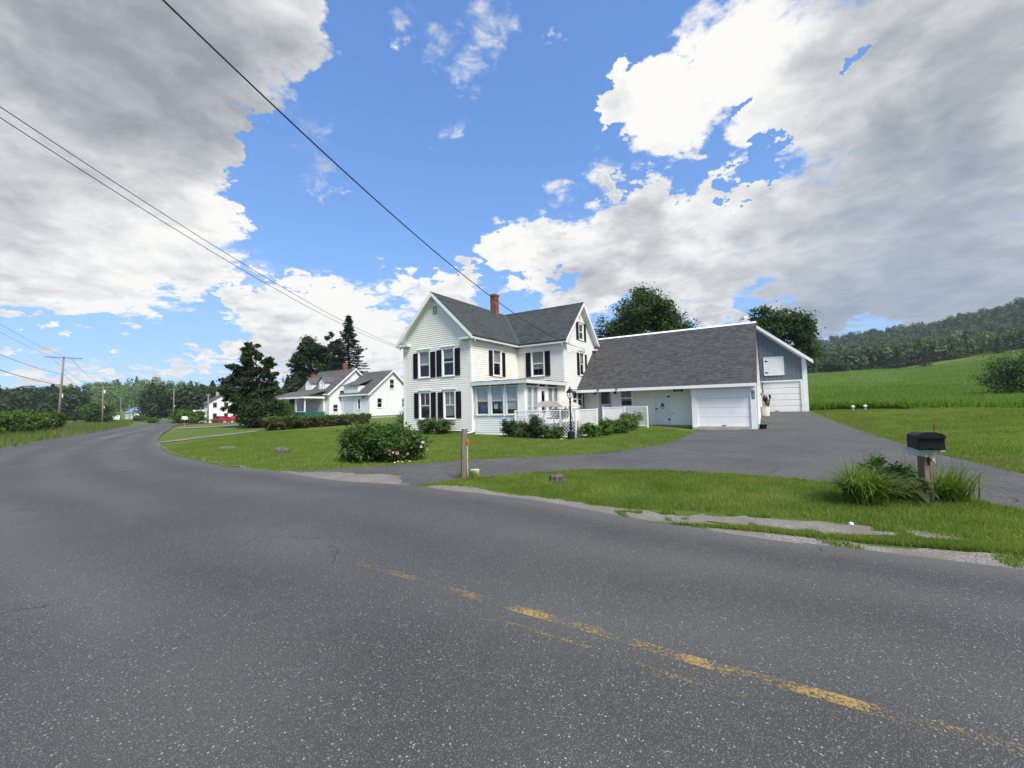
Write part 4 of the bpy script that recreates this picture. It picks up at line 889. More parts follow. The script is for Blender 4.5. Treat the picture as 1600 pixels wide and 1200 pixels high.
bx_ = empty('cardboard_box', tuple(HW(2.60, SP+.42))+(.32,), -YAW, 'brown box low behind the right porch window', 'box'); cdb = mat('cardboard', (.32, .17, .08), .8, var=.15); MB().bbox(-.36, .36, -.2, .2, 0, 1.12).build('body', cdb, bx_); MB().quad((-.36, -.2, 1.12), (.36, -.2, 1.12), (.36, -.35, 1.06), (-.36, -.35, 1.06)).build('flap', cdb, bx_)
# barrel with yard tools and a black tub by the garage corner
bp = HW(14.02, 12.2); bz = Hh(*bp)
tb = empty('tool_barrel', (*bp, bz), 0, 'white barrel full of long handled yard tools beside the garage', 'barrel')
MB().lathe([(.20, 0), (.235, .03), (.25, .30), (.26, .58), (.275, .60), (.275, .64), (.25, .64), (.22, .3), (.18, .04)], n=20).build('tub', mat('ivory_plastic', (.62, .60, .50), .5, var=.08), tb, smooth=False)
rr = random.Random(3)
for k, (dx, dy, h, kind) in enumerate(((-.1,0,1.75,'rake'),(-.04,.06,1.5,'fork'),(.05,.02,1.35,'bag'),(.32,-.05,1.25,'hoe'),(.22,.1,1.1,'bag'),(-.16,.05,1.3,'fork'),(.40,.05,1.15,'hoe'))):
    tl = MB(); tl.tube([(dx*.3, dy*.3, .05), (dx, dy, h)], .014, 6)
    if kind == 'rake': tl.prism([(dx-.03, dy, h), (dx+.03, dy, h), (dx+.05, dy, h+.4), (dx+.02, dy, h+.42)], (0, .02, 0))
    elif kind == 'hoe': tl.prism([(dx-.08, dy, h-.03), (dx+.04, dy, h-.05), (dx+.06, dy, h+.10), (dx-.04, dy, h+.12)], (0, .03, 0))
    elif kind == 'bag': tl.lathe([(.05, 0), (.13, .08), (.15, .28), (.10, .40), (.03, .42)], (dx, dy, h-.45), 9)
    else: tl.prism([(dx-.04, dy, h), (dx+.04, dy, h), (dx+.05, dy, h+.18), (dx-.05, dy, h+.18)], (0, .015, 0))
    tag(tl.build('yard_tool', [blackp, brownwood, blackm, blackp, brownwood, oldwood, blackp][k], None, (*bp, bz+.02)), ('black rake standing tallest in the white barrel', 'brown handled fork behind the rake in the white barrel', 'black bag stuffed on a handle in the middle of the white barrel', 'black headed hoe leaning right out of the white barrel', 'brown bag on a handle right of the black bag in the barrel', 'pale wooden fork at the left side of the white barrel', 'black headed hoe leaning farthest right out of the barrel')[k], 'yard tool', 'tools in the white barrel')
bp = HW(13.98, 7.15)
tub = MB(); tub.lathe([(.13, 0), (.155, .02), (.19, .20), (.205, .21), (.205, .23), (.18, .23), (.14, .03)], n=18); tub = tub.build('black_tub', blackp, None, (*bp, Hh(*bp)+.012)); tag(tub, 'low black rubber tub on the asphalt at the garage corner', 'tub')
hp = MB(); hp.tube([(0, 0, .35), (.02, -.02, 1.2), (.0, 0, 1.9)], .02, 6); 

# ------------------------------------------------------------------ vegetation
def leaves(centers, normals, size, rs, aspect=.62, jitter=.6):
    """rhombic leaves at the given points"""
    n = len(centers); nv = normals + rs.normal(0, jitter, (n, 3)); nv /= np.linalg.norm(nv, axis=1)[:, None]+1e-9
    a = np.cross(nv, rs.normal(0, 1, (n, 3))); a /= np.linalg.norm(a, axis=1)[:, None]+1e-9; b = np.cross(nv, a)
    s = size*rs.uniform(.6, 1.35, n)[:, None]
    V = np.stack([centers-a*s, centers-b*s*aspect+nv*s*.12, centers+a*s, centers+b*s*aspect+nv*s*.12], 1).reshape(-1, 3)
    return V, np.arange(4*n).reshape(-1, 4)
def lobes_to_leaves(lobes, n, size, rs, squash=1.0, fill=.30, shade=.5, nc=9, sp=.24):
    """lobes: (m,4) centre+radius; each lobe carries twigs on its skin and leaves gather round the twigs"""
    lobes = np.asarray(lobes, float); m = len(lobes); w = lobes[:, 3]**2
    d = rs.normal(0, 1, (m*nc, 3)); d[:, 2] += .25; d /= np.linalg.norm(d, axis=1)[:, None]; own = np.repeat(np.arange(m), nc); r = lobes[own, 3]
    tw = lobes[own, :3]+d*np.array([1, 1, squash])*(r*rs.uniform(.55, 1.04, m*nc))[:, None]; tl = rs.uniform(0, 1, m*nc)
    pw = np.repeat(w, nc)*rs.uniform(.3, 1.5, m*nc); k = rs.choice(m*nc, n, p=pw/pw.sum())
    off = rs.normal(0, 1, (n, 3))*(r[k]*sp)[:, None]*np.array([1, 1, .75]); core = rs.uniform(0, 1, n) < fill*.6
    C = tw[k]+off; C[core] = lobes[own[k[core]], :3]+rs.normal(0, .33, (core.sum(), 3))*lobes[own[k[core]], 3][:, None]
    lt = rs.uniform(0, 1, m); tint = np.clip(.2+.28*lt[own[k]]+.25*tl[k]+rs.normal(0, .1, n), 0, 1)
    V, F = leaves(C, d[k]*.7+np.array([0, 0, .6]), size, rs)
    return V, F, np.repeat(tint, 4)
def crown_lobes(c, rx, rz, m, rs, rmin=.22, rmax=.36, top=1.0, shape=1.0):
    """lobes spread through an uneven ellipsoid"""
    L = []
    while len(L) < m:
        d = rs.normal(0, 1, 3); d /= np.linalg.norm(d); q = rs.uniform(.35, 1)**.6*.80
        k = (1-shape*.35*max(0, d[2])) if shape else 1
        p = np.array([c[0]+d[0]*rx*q*k, c[1]+d[1]*rx*q*k, c[2]+d[2]*rz*q*top])
        L.append((*p, rs.uniform(rmin, rmax)*min(rx, rz)))
    return L
def trunk_mesh(base, h, r, targets, rs, lean=(0, 0), split=.35):
    mb = MB(); b = Vector(base); top = b+Vector((lean[0], lean[1], h)); n = 6
    pts = [b+Vector((0, 0, -.3))]+[b.lerp(top, i/n)+Vector((rs.normal(0, r*.25), rs.normal(0, r*.25), 0)) for i in range(n+1)]
    mb.tube(pts, [r*1.5]+[r*(1.25 if i == 0 else 1-.72*i/n) for i in range(n+1)], 9)
    for t in targets:
        t = Vector(t[:3]); k = rs.uniform(split, .95); s = b.lerp(top, k)
        if (t-s).length < .3: continue
        m1 = s.lerp(t, .5)+Vector((rs.normal(0, .12), rs.normal(0, .12), rs.uniform(0, .3)))*((t-s).length*.3)
        r0 = r*(1-.7*k)*.6; mb.tube([s, m1, t], [r0, r0*.6, r0*.2], 6)
    return mb
def tree(name, base, h, crown_c, rx, rz, m, nleaf, size, lm, label, seed, cat='tree', tr=.22, group=None, squash=.8, lobes=None, limbs=14, rmin=.22, rmax=.36, lean=(0, 0), split=.35, shape=1.0, fill=.3):
    rs = np.random.RandomState(seed); base = np.asarray(base, float)
    e = empty(name, tuple(base), 0, label, cat, group)
    L = lobes if lobes is not None else crown_lobes(crown_c, rx, rz, m, rs, rmin, rmax, shape=shape)
    L = np.array(L); V, F, T = lobes_to_leaves(L, nleaf, size, rs, squash, fill)
    fast_mesh('crown', V, F, lm, e, T)
    if limbs: trunk_mesh((0, 0, 0), h, tr, L[rs.permutation(len(L))[:limbs]], rs, lean, split).build('trunk', bark, e, smooth=True)
    return e
def shrub(name, base, rx, ry, h, nleaf, size, lm, label, seed, cat='bush', group=None, m=16, stems=6, rag=.25):
    rs = np.random.RandomState(seed); e = empty(name, tuple(base), 0, label, cat, group); L = []
    for k in range(m):
        a = rs.uniform(0, 2*math.pi); q = rs.uniform(0, 1)**.5*.72; z = h*rs.uniform(.22, .74)*(1-.35*q*q); r = h*rs.uniform(rag, rag+.16); L.append((rx*q*math.cos(a), ry*q*math.sin(a), z, r))
    V, F, T = lobes_to_leaves(L, nleaf, size, rs, .9, .35); k = V[:, 2].reshape(-1, 4).min(1) > -.02; kk = np.repeat(k, 4)
    V = V[kk]; T = T[kk]; F = np.arange(len(V)).reshape(-1, 4)
    fast_mesh('foliage', V, F, lm, e, T)
    st = MB()
    for k in range(stems): l = L[k]; st.tube([(l[0]*.2, l[1]*.2, -.1), (l[0]*.7, l[1]*.7, l[2]*.6), (l[0], l[1], l[2])], [.03*h, .02*h, .01*h], 5)
    st.build('stem', bark, e); return e
def blades(name, P_, hgt, wid, m, label, seed, cat='grass', lean=.45, seg=1, kind='stuff', parent=None, tint=None, lean_dir=None):
    """grass: one bent blade per point, two triangles or a strip"""
    rs = np.random.RandomState(seed); n = len(P_); a = rs.uniform(0, 2*math.pi, n); d = np.c_[np.cos(a), np.sin(a), np.zeros(n)]
    b = rs.uniform(0, 2*math.pi, n) if lean_dir is None else lean_dir; l = np.c_[np.cos(b), np.sin(b), np.zeros(n)]
    h = (hgt*rs.uniform(.5, 1.3, n))[:, None]; w = (wid*rs.uniform(.6, 1.3, n))[:, None]; k = (rs.uniform(0, 1, n)*lean*1.4)[:, None]
    if seg == 1:
        V = np.stack([P_-d*w, P_+d*w, P_+l*h*k+np.array([0, 0, 1])*h*np.sqrt(np.maximum(.1, 1-k*k))], 1).reshape(-1, 3); F = np.arange(3*n).reshape(-1, 3); rep = 3
    else:
        mid = P_+l*h*k*.35+np.array([0, 0, 1])*h*.62; tip = P_+l*h*k*1.25+np.array([0, 0, 1])*h*(1-.45*k)
        V = np.stack([P_-d*w*.8, P_+d*w*.8, mid+d*w, mid-d*w, tip], 1).reshape(-1, 3); i = np.arange(n)*5
        F = np.r_[np.c_[i, i+1, i+2], np.c_[i, i+2, i+3], np.c_[i+3, i+2, i+4]]; rep = 5
    T = np.repeat(np.clip(rs.normal(.5, .2, n) if tint is None else tint+rs.normal(0, .15, n), 0, 1), rep)
    o = fast_mesh(name, V, F, m, parent, T)
    if kind: o['kind'] = kind
    if label: tag(o, label, cat)
    return o
def scatter(poly, n, rs):
    poly = np.asarray(poly)[:, :2]; lo, hi = poly.min(0), poly.max(0); out = np.zeros((0, 2))
    while len(out) < n: q = rs.uniform(lo, hi, (n*2, 2)); out = np.r_[out, q[inside(poly, q)]]
    return out[:n]
def on_ground(xy, dz=0): return np.c_[xy, Hn(xy)+dz]
def vnoise(xy, s, seed):
    rs = np.random.RandomState(seed); t = rs.uniform(0, 1, (64, 64)); q = xy*s; i = np.floor(q).astype(int); f_ = q-i; f_ = f_*f_*(3-2*f_); g_ = lambda a, b: t[(i[:, 0]+a) % 64, (i[:, 1]+b) % 64]
    return (g_(0, 0)*(1-f_[:, 0])+g_(1, 0)*f_[:, 0])*(1-f_[:, 1])+(g_(0, 1)*(1-f_[:, 0])+g_(1, 1)*f_[:, 0])*f_[:, 1]

RS = np.random.RandomState(11)
# the near grass island between road and driveway, and the strip outside its wheel track
isl = [p[:2] for p in GA([(632,765),(700,752),(760,746),(830,739),(920,734),(1040,735),(1150,741),(1240,749),(1310,756),(1420,757),(1500,770),(1530,784),(1640,803),(1640,860),(1500,846),(1400,832),(1300,815),(1180,806),(1080,799),(980,795),(880,783),(780,767),(700,758)])]
xy = scatter(isl, 110000, RS); e_ = vnoise(xy, 1.3, 2); keep = RS.uniform(0, 1, len(xy)) < .35+.9*e_; xy = xy[keep]
blades('verge_grass', on_ground(xy), .055, .0045, blade_lawn, 'mown grass of the island between road and driveway', 5, seg=1, tint=.05+.45*vnoise(xy, 1.1, 5)+.45*vnoise(xy, 3.1, 6))
strip = [p[:2] for p in GA([(1000,818),(1090,822),(1200,828),(1290,840),(1400,844),(1500,850),(1640,862),(1640,874),(1500,861),(1400,853),(1290,844),(1200,834),(1100,825)])]
xy = scatter(strip, 26000, RS); xy = xy[RS.uniform(0, 1, len(xy)) < .15+1.1*vnoise(xy, 1.6, 9)]
blades('roadside_grass', on_ground(xy, .004), .065, .005, blade_lawn, 'strip of grass between wheel track and road', 6, tint=.3+.5*vnoise(xy, 1.5, 5))
trk = [p[:2] for p in GA([(640,764),(760,775),(900,796),(1060,814),(1250,840),(1600,872),(1600,890),(1250,852),(1000,812),(830,782),(700,768)])]
xy = scatter(trk, 5000, RS); xy = xy[vnoise(xy, 2.2, 3) > .62]
blades('shoulder_weeds', on_ground(xy, .004), .06, .006, blade_lawn, 'sparse weeds growing on the gravel shoulder', 16)
wtp = [p[:2] for p in GA([(960,800),(1080,800),(1180,806),(1300,812),(1420,826),(1600,848),(1600,868),(1400,848),(1290,842),(1200,832),(1100,824),(980,816)])]
xy = scatter(wtp, 26000, RS); xy = xy[(vnoise(xy, 2.6, 13)*.6+vnoise(xy, 7, 14)*.4) > .66]
blades('track_tufts', on_ground(xy, .006), .05, .005, blade_lawn, 'grass tufts creeping over the sandy wheel track', 20, tint=.2+.6*vnoise(xy, 2, 3))
dry = [p[:2] for p in GA([(1280,648),(1330,654),(1400,668),(1460,692),(1600,722),(1600,738),(1480,713),(1400,690),(1330,667)])]
blade_dry = leafmat('dry_grass_blades', (.13, .15, .04), (.20, .20, .07), (.30, .27, .12), .3)
xy = scatter(dry, 26000, RS); xy = xy[vnoise(xy*np.array([1, 1]), .9, 15) > .38]
blades('dry_grass', on_ground(xy), .05, .010, blade_dry, 'band of dry yellowish grass along the right side of driveway', 21)
# lawn before the house
lawnp = [p[:2] for p in GA([(440,737),(520,734),(700,721),(800,715),(900,711),(985,703),(1040,693),(1068,684),(1083,675),(1020,668),(900,688),(800,684),(740,680),(640,668),(560,668),(480,672),(400,676),(320,688),(256,700),(290,713),(350,727)])]
xy = scatter(lawnp, 150000, RS)
blades('lawn_grass', on_ground(xy), .06, .009, blade_lawn, 'mown lawn between the driveway and the farmhouse', 7, tint=.05+.4*vnoise(xy, .35, 8)+.45*vnoise(xy, 1.7, 7))
edge = np.concatenate([np.linspace(a, b, 260) for i_, (a, b) in enumerate(zip(DRV[:38], DRV[1:39])) if not 12 <= i_ <= 16]); edge = edge+RS.normal(0, .05, edge.shape); ok = ~inside(DRV, edge); edge = edge[ok]
edge = edge[(np.hypot(edge[:, 0], edge[:, 1]) < 40)]
blades('driveway_fringe', on_ground(edge), .09, .007, blade_lawn, 'ragged grass fringe along the driveway edges', 8)
# right lawn and the tall meadow beyond it
rl = [p[:2] for p in GA([(1276,647),(1330,666),(1400,689),(1480,712),(1600,738),(1640,740),(1640,638),(1450,639),(1290,641),(1266,642)])]
xy = scatter(rl, 90000, RS)
blades('side_lawn_grass', on_ground(xy), .055, .012, blade_lawn, 'mown lawn right of the barn', 9, tint=.05+.45*vnoise(xy, .25, 3)+.4*vnoise(xy, 1.1, 5))
md = [(27, 30), (23.5, 33), (28, 38), (33.5, 40), (60, 44), (90, 60), (130, 130), (110, 145), (62, 118), (38, 75), (27, 45)]
fe = np.array([p[:2] for p in GA([(1240,642.5),(1300,640.5),(1420,639.5),(1600,638.5),(1680,638)])])
a_ = fe; far_ = np.array([p[:2] for p in (atdepth(1690,545,222), atdepth(1600,548,224), atdepth(1500,563,216), atdepth(1400,578,212), atdepth(1235,584,200))])
mead = np.r_[a_, far_]; u_ = RS.uniform(0, 1, (190000, 2)); idx = RS.uniform(0, 1, len(u_))
n_near = np.array([np.interp(u_[:, 0], np.linspace(0, 1, len(a_)), a_[:, i]) for i in (0, 1)]).T; n_far = np.array([np.interp(u_[:, 0], np.linspace(0, 1, len(far_)), far_[::-1][:, i]) for i in (0, 1)]).T
xy = n_near+(n_far-n_near)*(u_[:, 1]**1.7)[:, None]
blades('meadow_grass', on_ground(xy), .6, .07, blade_field, 'tall green meadow grass rising towards the wooded hill', 10, tint=.0+.55*vnoise(xy, .06, 4)+.45*vnoise(xy, .25, 6), lean=.6)
# tall verge on the far left
lv = np.array([p[:2] for p in GA([(0,704),(60,692),(120,682),(170,674),(200,667),(209,662),(200,657),(150,659),(90,663),(0,668)])])
xy = scatter(lv, 42000, RS)
blades('verge_tall_grass', on_ground(xy), .55, .022, blade_tall, 'tall seeding grass on the far side of the road', 12, tint=.2+.6*vnoise(xy, .3, 6), lean=.5)
lo_ = np.array([p[:2] for p in (ground_at(0,712), ground_at(0,668), (-60, 34), (-38, 6), (-27, 12))])
xy = scatter(lo_, 15000, RS); blades('verge_long_grass', on_ground(xy), .5, .022, blade_tall, 'long grass beyond the left edge of the road', 13)

# clumps by the mailbox
def strap_clump(name, base, n, L, w, spread, label, seed, lm, cat='plant', group=None):
    """arching strap leaves from one crown, as on a daylily"""
    rs = np.random.RandomState(seed); e = empty(name, tuple(base), 0, label, cat, group); V = []; F = []; T = []; k = 6
    for i in range(n):
        a = rs.uniform(0, 2*math.pi); out = rs.uniform(.15, 1)**.8*spread; l = L*rs.uniform(.6, 1.2); o = np.array([rs.normal(0, .10*spread), rs.normal(0, .10*spread), 0]); dv = np.array([math.cos(a), math.sin(a), 0]); sd = np.array([-dv[1], dv[0], 0]); b0 = len(V); ww = w*rs.uniform(.7, 1.2); tn = np.clip(rs.normal(.5, .2), 0, 1); rise = rs.uniform(.75, 1.05)
        for j in range(k+1):
            t = j/k; p = o+dv*out*l*t**1.5+np.array([0, 0, l*rise*(t-.62*out*t*t*t)]); wj = ww*(1-t)**.6*(.6+.4*min(1, t*4))+.0006
            V += [p-sd*wj+[0, 0, wj*.35], p+sd*wj+[0, 0, wj*.35]]; T += [tn]*2
            if j: F.append((b0+2*j-2, b0+2*j-1, b0+2*j+1, b0+2*j))
    fast_mesh('leaf', np.array(V), np.array(F), lm, e, np.array(T), smooth=True)['kind'] = 'stuff'
    return e
def hosta(name, base, n, label, seed):
    rs = np.random.RandomState(seed); e = empty(name, tuple(base), 0, label, 'plant'); V = []; F = []; T = []
    for i in range(n):
        a = rs.uniform(0, 2*math.pi); q = rs.uniform(.1, 1); l = rs.uniform(.09, .17); dv = np.array([math.cos(a), math.sin(a), 0]); sd = np.array([-dv[1], dv[0], 0]); c = dv*q*.36+np.array([0, 0, .36*(1-q*q*.75)*rs.uniform(.8, 1.1)]); b0 = len(V); k = 5; tn = rs.uniform(.1, .6)
        for j in range(k+1):
            t = j/k; p = c+dv*l*t+np.array([0, 0, l*(.28*t-.75*t*t)]); wj = l*.36*math.sin(math.pi*min(1, .12+.88*t))**.8+.002
            V += [p-sd*wj+[0, 0, wj*.4], p, p+sd*wj+[0, 0, wj*.4]]; T += [tn]*3
            if j: o = b0+3*j; F += [(o-3, o-2, o+1, o), (o-2, o-1, o+2, o+1)]
    fast_mesh('leaf', np.array(V), np.array(F), leaf_dark, e, np.array(T), smooth=True)['kind'] = 'stuff'
    st = MB(); [st.tube([(0, 0, -.02), (.3*math.cos(a), .3*math.sin(a), .25)], .006, 4) for a in np.linspace(0, 6.28, 12)]; st.build('stem', leaf_rose, e); return e
leaf_strap = leafmat('strap_leaves', (.070, .115, .020), (.115, .180, .028), (.190, .240, .055), .4)
strap_clump('daylily_clump', ground_at(1350, 786), 560, .82, .011, 1.1, 'arching strap leaved daylily clump left of the mailbox post', 1, leaf_strap)
hosta('hosta_clump', ground_at(1416, 782), 80, 'low clump of broad dark leaves between the daylilies and mailbox post', 2)
shrub('yellow_green_plant', ground_at(1408, 768), .55, .35, .62, 4600, .032, leaf_bright, 'bright leafy plant behind the broad leaved clump', 3, cat='plant', m=14, rag=.22)
strap_clump('daylily_clump', ground_at(1484, 782), 300, .72, .009, .95, 'arching strap leaved clump right of the mailbox post', 4, leaf_strap)
sg_ = ground_at(1400, 766); xy = np.array(sg_[:2])+RS.normal(0, 1, (90, 2))*[.5, .15]; b_ = blades('seed_stalks', on_ground(xy), .92, .003, blade_tall, 'thin grass seed stalks rising behind the mailbox plants', 17, lean=.18)
xy = np.array(ground_at(1478, 768)[:2])+RS.normal(0, 1, (60, 2))*[.25, .12]; blades('seed_stalks', on_ground(xy), .95, .003, blade_tall, 'thin grass seed stalks right of the mailbox post', 18, lean=.2)
xy = np.array(ground_at(733, 748)[:2])+RS.normal(0, 1, (700, 2))*[.13, .11]; blades('grass_tuft', on_ground(xy), .22, .006, blade_lawn, 'long grass tuft round the old wooden post', 19, lean=.4)

# peony/rose bush on the lawn with pink flowers
bb_ = ground_at(598, 719)
pb_ = shrub('flowering_bush', bb_, 1.78, 1.1, 1.25, 21000, .045, leaf_rose, 'big rounded green bush with a few pink blooms on the lawn', 21, m=60, rag=.24)
def flower(parent, loc, r, m, seed):
    rs = np.random.RandomState(seed); mb = MB()
    for ring, (k, rr_, zz) in enumerate(((7, 1, .2), (6, .7, .55), (4, .38, .8))):
        for i in range(k):
            a = 2*math.pi*i/k+ring*.4+rs.uniform(-.1, .1); d = np.array([math.cos(a), math.sin(a)]); s = np.array([-d[1], d[0]])
            c = [(d*r*.15, 0), (d*r*rr_*.7+s*r*.32*rr_, zz*r*.5), (d*r*rr_, zz*r*.9), (d*r*rr_*.7-s*r*.32*rr_, zz*r*.5)]
            mb.add([(0+p[0], -q, p[1]) for p, q in c], [(0, 1, 2, 3)])
    return mb.build('flower', m, parent, tuple(loc))
for k, (px, py, m_, r_) in enumerate(((608,704,petal_p,.045),(621,708,petal_p,.06),(637,709,petal_p,.045),(609,710,petal_p,.035),(661,691,petal_w,.05),(658,698,petal_w,.04),(614,707,petal_w,.03))):
    dd_ = bb_[1]-.98; q = CAM+ray(px, py)*(dd_/ray(px, py)[1]); flower(pb_, q-bb_, r_, m_, k)
for px, py, lb in ((617,725,'leftmost of the white petals fallen below the pink flowered bush'),(622,723.5,'second white petal from the left below the pink flowered bush'),(628,724,'third white petal from the left below the pink flowered bush'),(640,723,'rightmost of the row of white petals below the pink blooms'),(668,704,'lone white petal on the lawn right of the flowering bush')):   # fallen petals
    q = ground_at(px, py); mb = MB(); mb.lathe([(.005, 0), (.035, .015), (.02, .03)], (0, 0, 0), 6); tag(mb.build('fallen_petal', petal_w, None, tuple(q+[0, 0, .03])), lb, 'petal', 'petals fallen on the lawn')
wpt = lambda t, s: (*HW(t, s), Hh(*HW(t, s)))
shrub('foundation_shrub', wpt(-1.85, -.75), .85, .55, 1.0, 5200, .045, leaf_rose, 'low green shrub under the right front window', 22, rag=.2)
shrub('foundation_shrub', wpt(-2.9, -.6), .5, .4, 1.1, 2600, .045, leaf_rose, 'pale taller shrub beside the low shrub under the front windows', 23, rag=.18)
shrub('corner_bush', wpt(-5.9, .8), .5, .6, 1.6, 3600, .05, leaf_bright, 'bright green bush at the left rear of the farmhouse front wall', 24)
for k, (t, s, rx, h, lb, lm) in enumerate(((2.9,-.55,.45,1.0,'dark leafy plant at the left end of the lattice fence',leaf_dark),(3.7,-.55,.5,.95,'green bushy plant against the lattice left of centre',leaf_rose),(4.35,-.5,.35,1.25,'tall spiky plant in the middle of the front lattice',leaf_dark),(5.0,-.6,.55,.7,'low leafy plant left of the lamp post',leaf_rose),(5.55,-.55,.35,.65,'small grassy plant close beside the lamp post',leaf_bright),(7.0,.3,.65,.75,'bright green plant right of the lamp post',leaf_bright),(7.4,1.3,.6,.85,'leafy plant along the side lattice by the steps',leaf_bright),(7.7,2.4,.6,.85,'leafy green plant in front of the deck steps',leaf_bright),(7.75,3.8,.55,.8,'green plant left of the white fence end',leaf_bright),(7.5,5.2,.75,1.05,'large bright clump before the entrance lattice',leaf_bright))):
    shrub('border_plant', wpt(t, s), rx, rx*.8, h, 3000, .04, lm, lb, 30+k, cat='plant', rag=.18)
# hedge and neighbours' greenery
h0, h1 = ground_at(406, 674), ground_at(566, 662); hd = (h1-h0)[:2]; hl = np.linalg.norm(hd); he = empty('hedge', tuple(h0), math.atan2(hd[1], hd[0]), 'long clipped brownish hedge in front of the white cottage', 'hedge')
rs = np.random.RandomState(4); L = [(x, rs.normal(0, .25), rs.uniform(.3, .72), rs.uniform(.32, .42)) for x in np.linspace(.3, hl, 150)]; V, F, T = lobes_to_leaves(L, 26000, .07, rs, 1, .35); V[:, 2] = np.minimum(V[:, 2], 1.02+.08*np.sin(V[:, 0]*1.7)); fast_mesh('foliage', V, F, leaf_hedge, he, T)
L = [(x, .35+rs.normal(0, .2), 0.88+rs.uniform(0, .12), .28) for x in np.linspace(.3, hl, 70)]; V, F, T = lobes_to_leaves(L, 7000, .07, rs, .5, .35); fast_mesh('new_growth', V, F, leaf_bright, he, T)
def px_shrub(name, x0, x1, ytop, ybase, lm, label, seed, n=6000, size=.08, depth=.6, group=None, m=30, cat='bush'):
    b = ground_at((x0+x1)/2, ybase); d = (b-CAM)@_f; w = (x1-x0)/FPX*d/2; h = (ybase-ytop)/FPX*d
    return shrub(name, b, w, w*depth, h, n, size, lm, label, seed, cat, group, m=m, rag=.22)
px_shrub('rounded_bush', 520, 548, 629, 652, leaf_rose, 'round green bush beside the white cottage wall', 41, 5000)
px_shrub('low_bush', 556, 580, 645, 656, leaf_rose, 'low bush between hedge and cottage gable', 42, 2500)
px_shrub('dark_bush', 376, 440, 618, 668, leaf_dark, 'large dark rounded bush beside the tree trunk', 43, 16000, .11, m=60)
px_shrub('light_bush', 425, 452, 622, 660, leaf_bright, 'light green bush behind the dark rounded bush', 44, 5000, .1)
px_shrub('weeping_bush', 266, 322, 639, 662, leaf_bright, 'broad bright green mound of foliage beside the distant road', 45, 12000, .14, m=60)
px_shrub('roadside_bush', 226, 248, 651, 661, leaf_bright, 'low pale bush at the far road edge', 46, 2500, .15)
px_shrub('roadside_bush', 206, 228, 648, 658, leaf_bright, 'small bush below the blue roofed far house', 47, 2500, .15)
px_shrub('left_thicket', -30, 40, 640, 680, leaf_bright, 'bright thicket at the left edge beyond the tall grass', 48, 9000, .12, m=40)
px_shrub('left_thicket', 22, 62, 638, 678, leaf_bright, 'green thicket standing left of the nearest utility pole', 49, 9000, .12, m=40)
px_shrub('left_thicket', 48, 92, 640, 674, leaf_rose, 'rounded thicket right behind the base of the nearest utility pole', 50, 9000, .12, m=40)
px_shrub('left_thicket', 128, 178, 628, 662, leaf_rose, 'bushy thicket behind the second utility pole', 51, 9000, .2, m=40)
px_shrub('field_bush', 1562, 1640, 546, 618, leaf_rose, 'solitary rounded tree bush at the right edge of the meadow', 52, 16000, .12, depth=.9, m=60)
px_shrub('hedgerow_bush', 1284, 1330, 561, 581, leaf_dark, 'dark hedgerow bush at the far left of the meadow', 53, 6000, .35, m=40)
# trees behind the buildings
def px_tree(name, x, ybase, d, label, seed, xs, ys, m, n, size, lm, tr=.3, limbs=16, rmin=.2, rmax=.34, shape=1.0, squash=.85, fill=.3, base_z=None):
    """tree at photograph column x and distance d; crown between columns xs and rows ys"""
    b = atdepth(x, ybase, d); b[2] = Hh(b[0], b[1]) if base_z is None else base_z
    cx_, cy_ = (xs[0]+xs[1])/2, (ys[0]+ys[1])/2; c = atdepth(cx_, cy_, d)-b; rx = (xs[1]-xs[0])/FPX*d/2; rz = (ys[1]-ys[0])/FPX*d/2
    return tree(name, b, c[2]+rz*.3, c, rx, rz, m, n, size, lm, label, seed, tr=tr, limbs=limbs, rmin=rmin, rmax=rmax, shape=shape, squash=squash, fill=fill, lean=(c[0]*.6, c[1]*.6))
px_tree('maple_tree', 1005, 620, 52, 'large dense round maple behind the farmhouse and wing roof', 61, (932, 1082), (440, 620), 95, 46000, .16, leaf_maple, .4, 20, shape=.15)
px_tree('maple_tree', 1206, 610, 60, 'spreading maple behind the slate blue barn', 62, (1148, 1275), (472, 605), 70, 38000, .17, leaf_maple, .35, 20, shape=.2)
px_tree('broad_tree', 480, 640, 82, 'broad tall tree left of the spruce behind the white cottage', 63, (444, 535), (515, 640), 62, 26000, .22, leaf_dark, .4, 26, .15, .26)
px_tree('broad_tree', 520, 640, 84, 'narrower leafy tree close against the spruce', 64, (492, 545), (500, 610), 34, 13000, .22, leaf_dark, .35, 20, .16, .28)
px_tree('broad_tree', 455, 650, 76, 'lower dark tree at the left end of the white cottage', 65, (430, 492), (590, 648), 30, 13000, .22, leaf_dark, .3, 12)
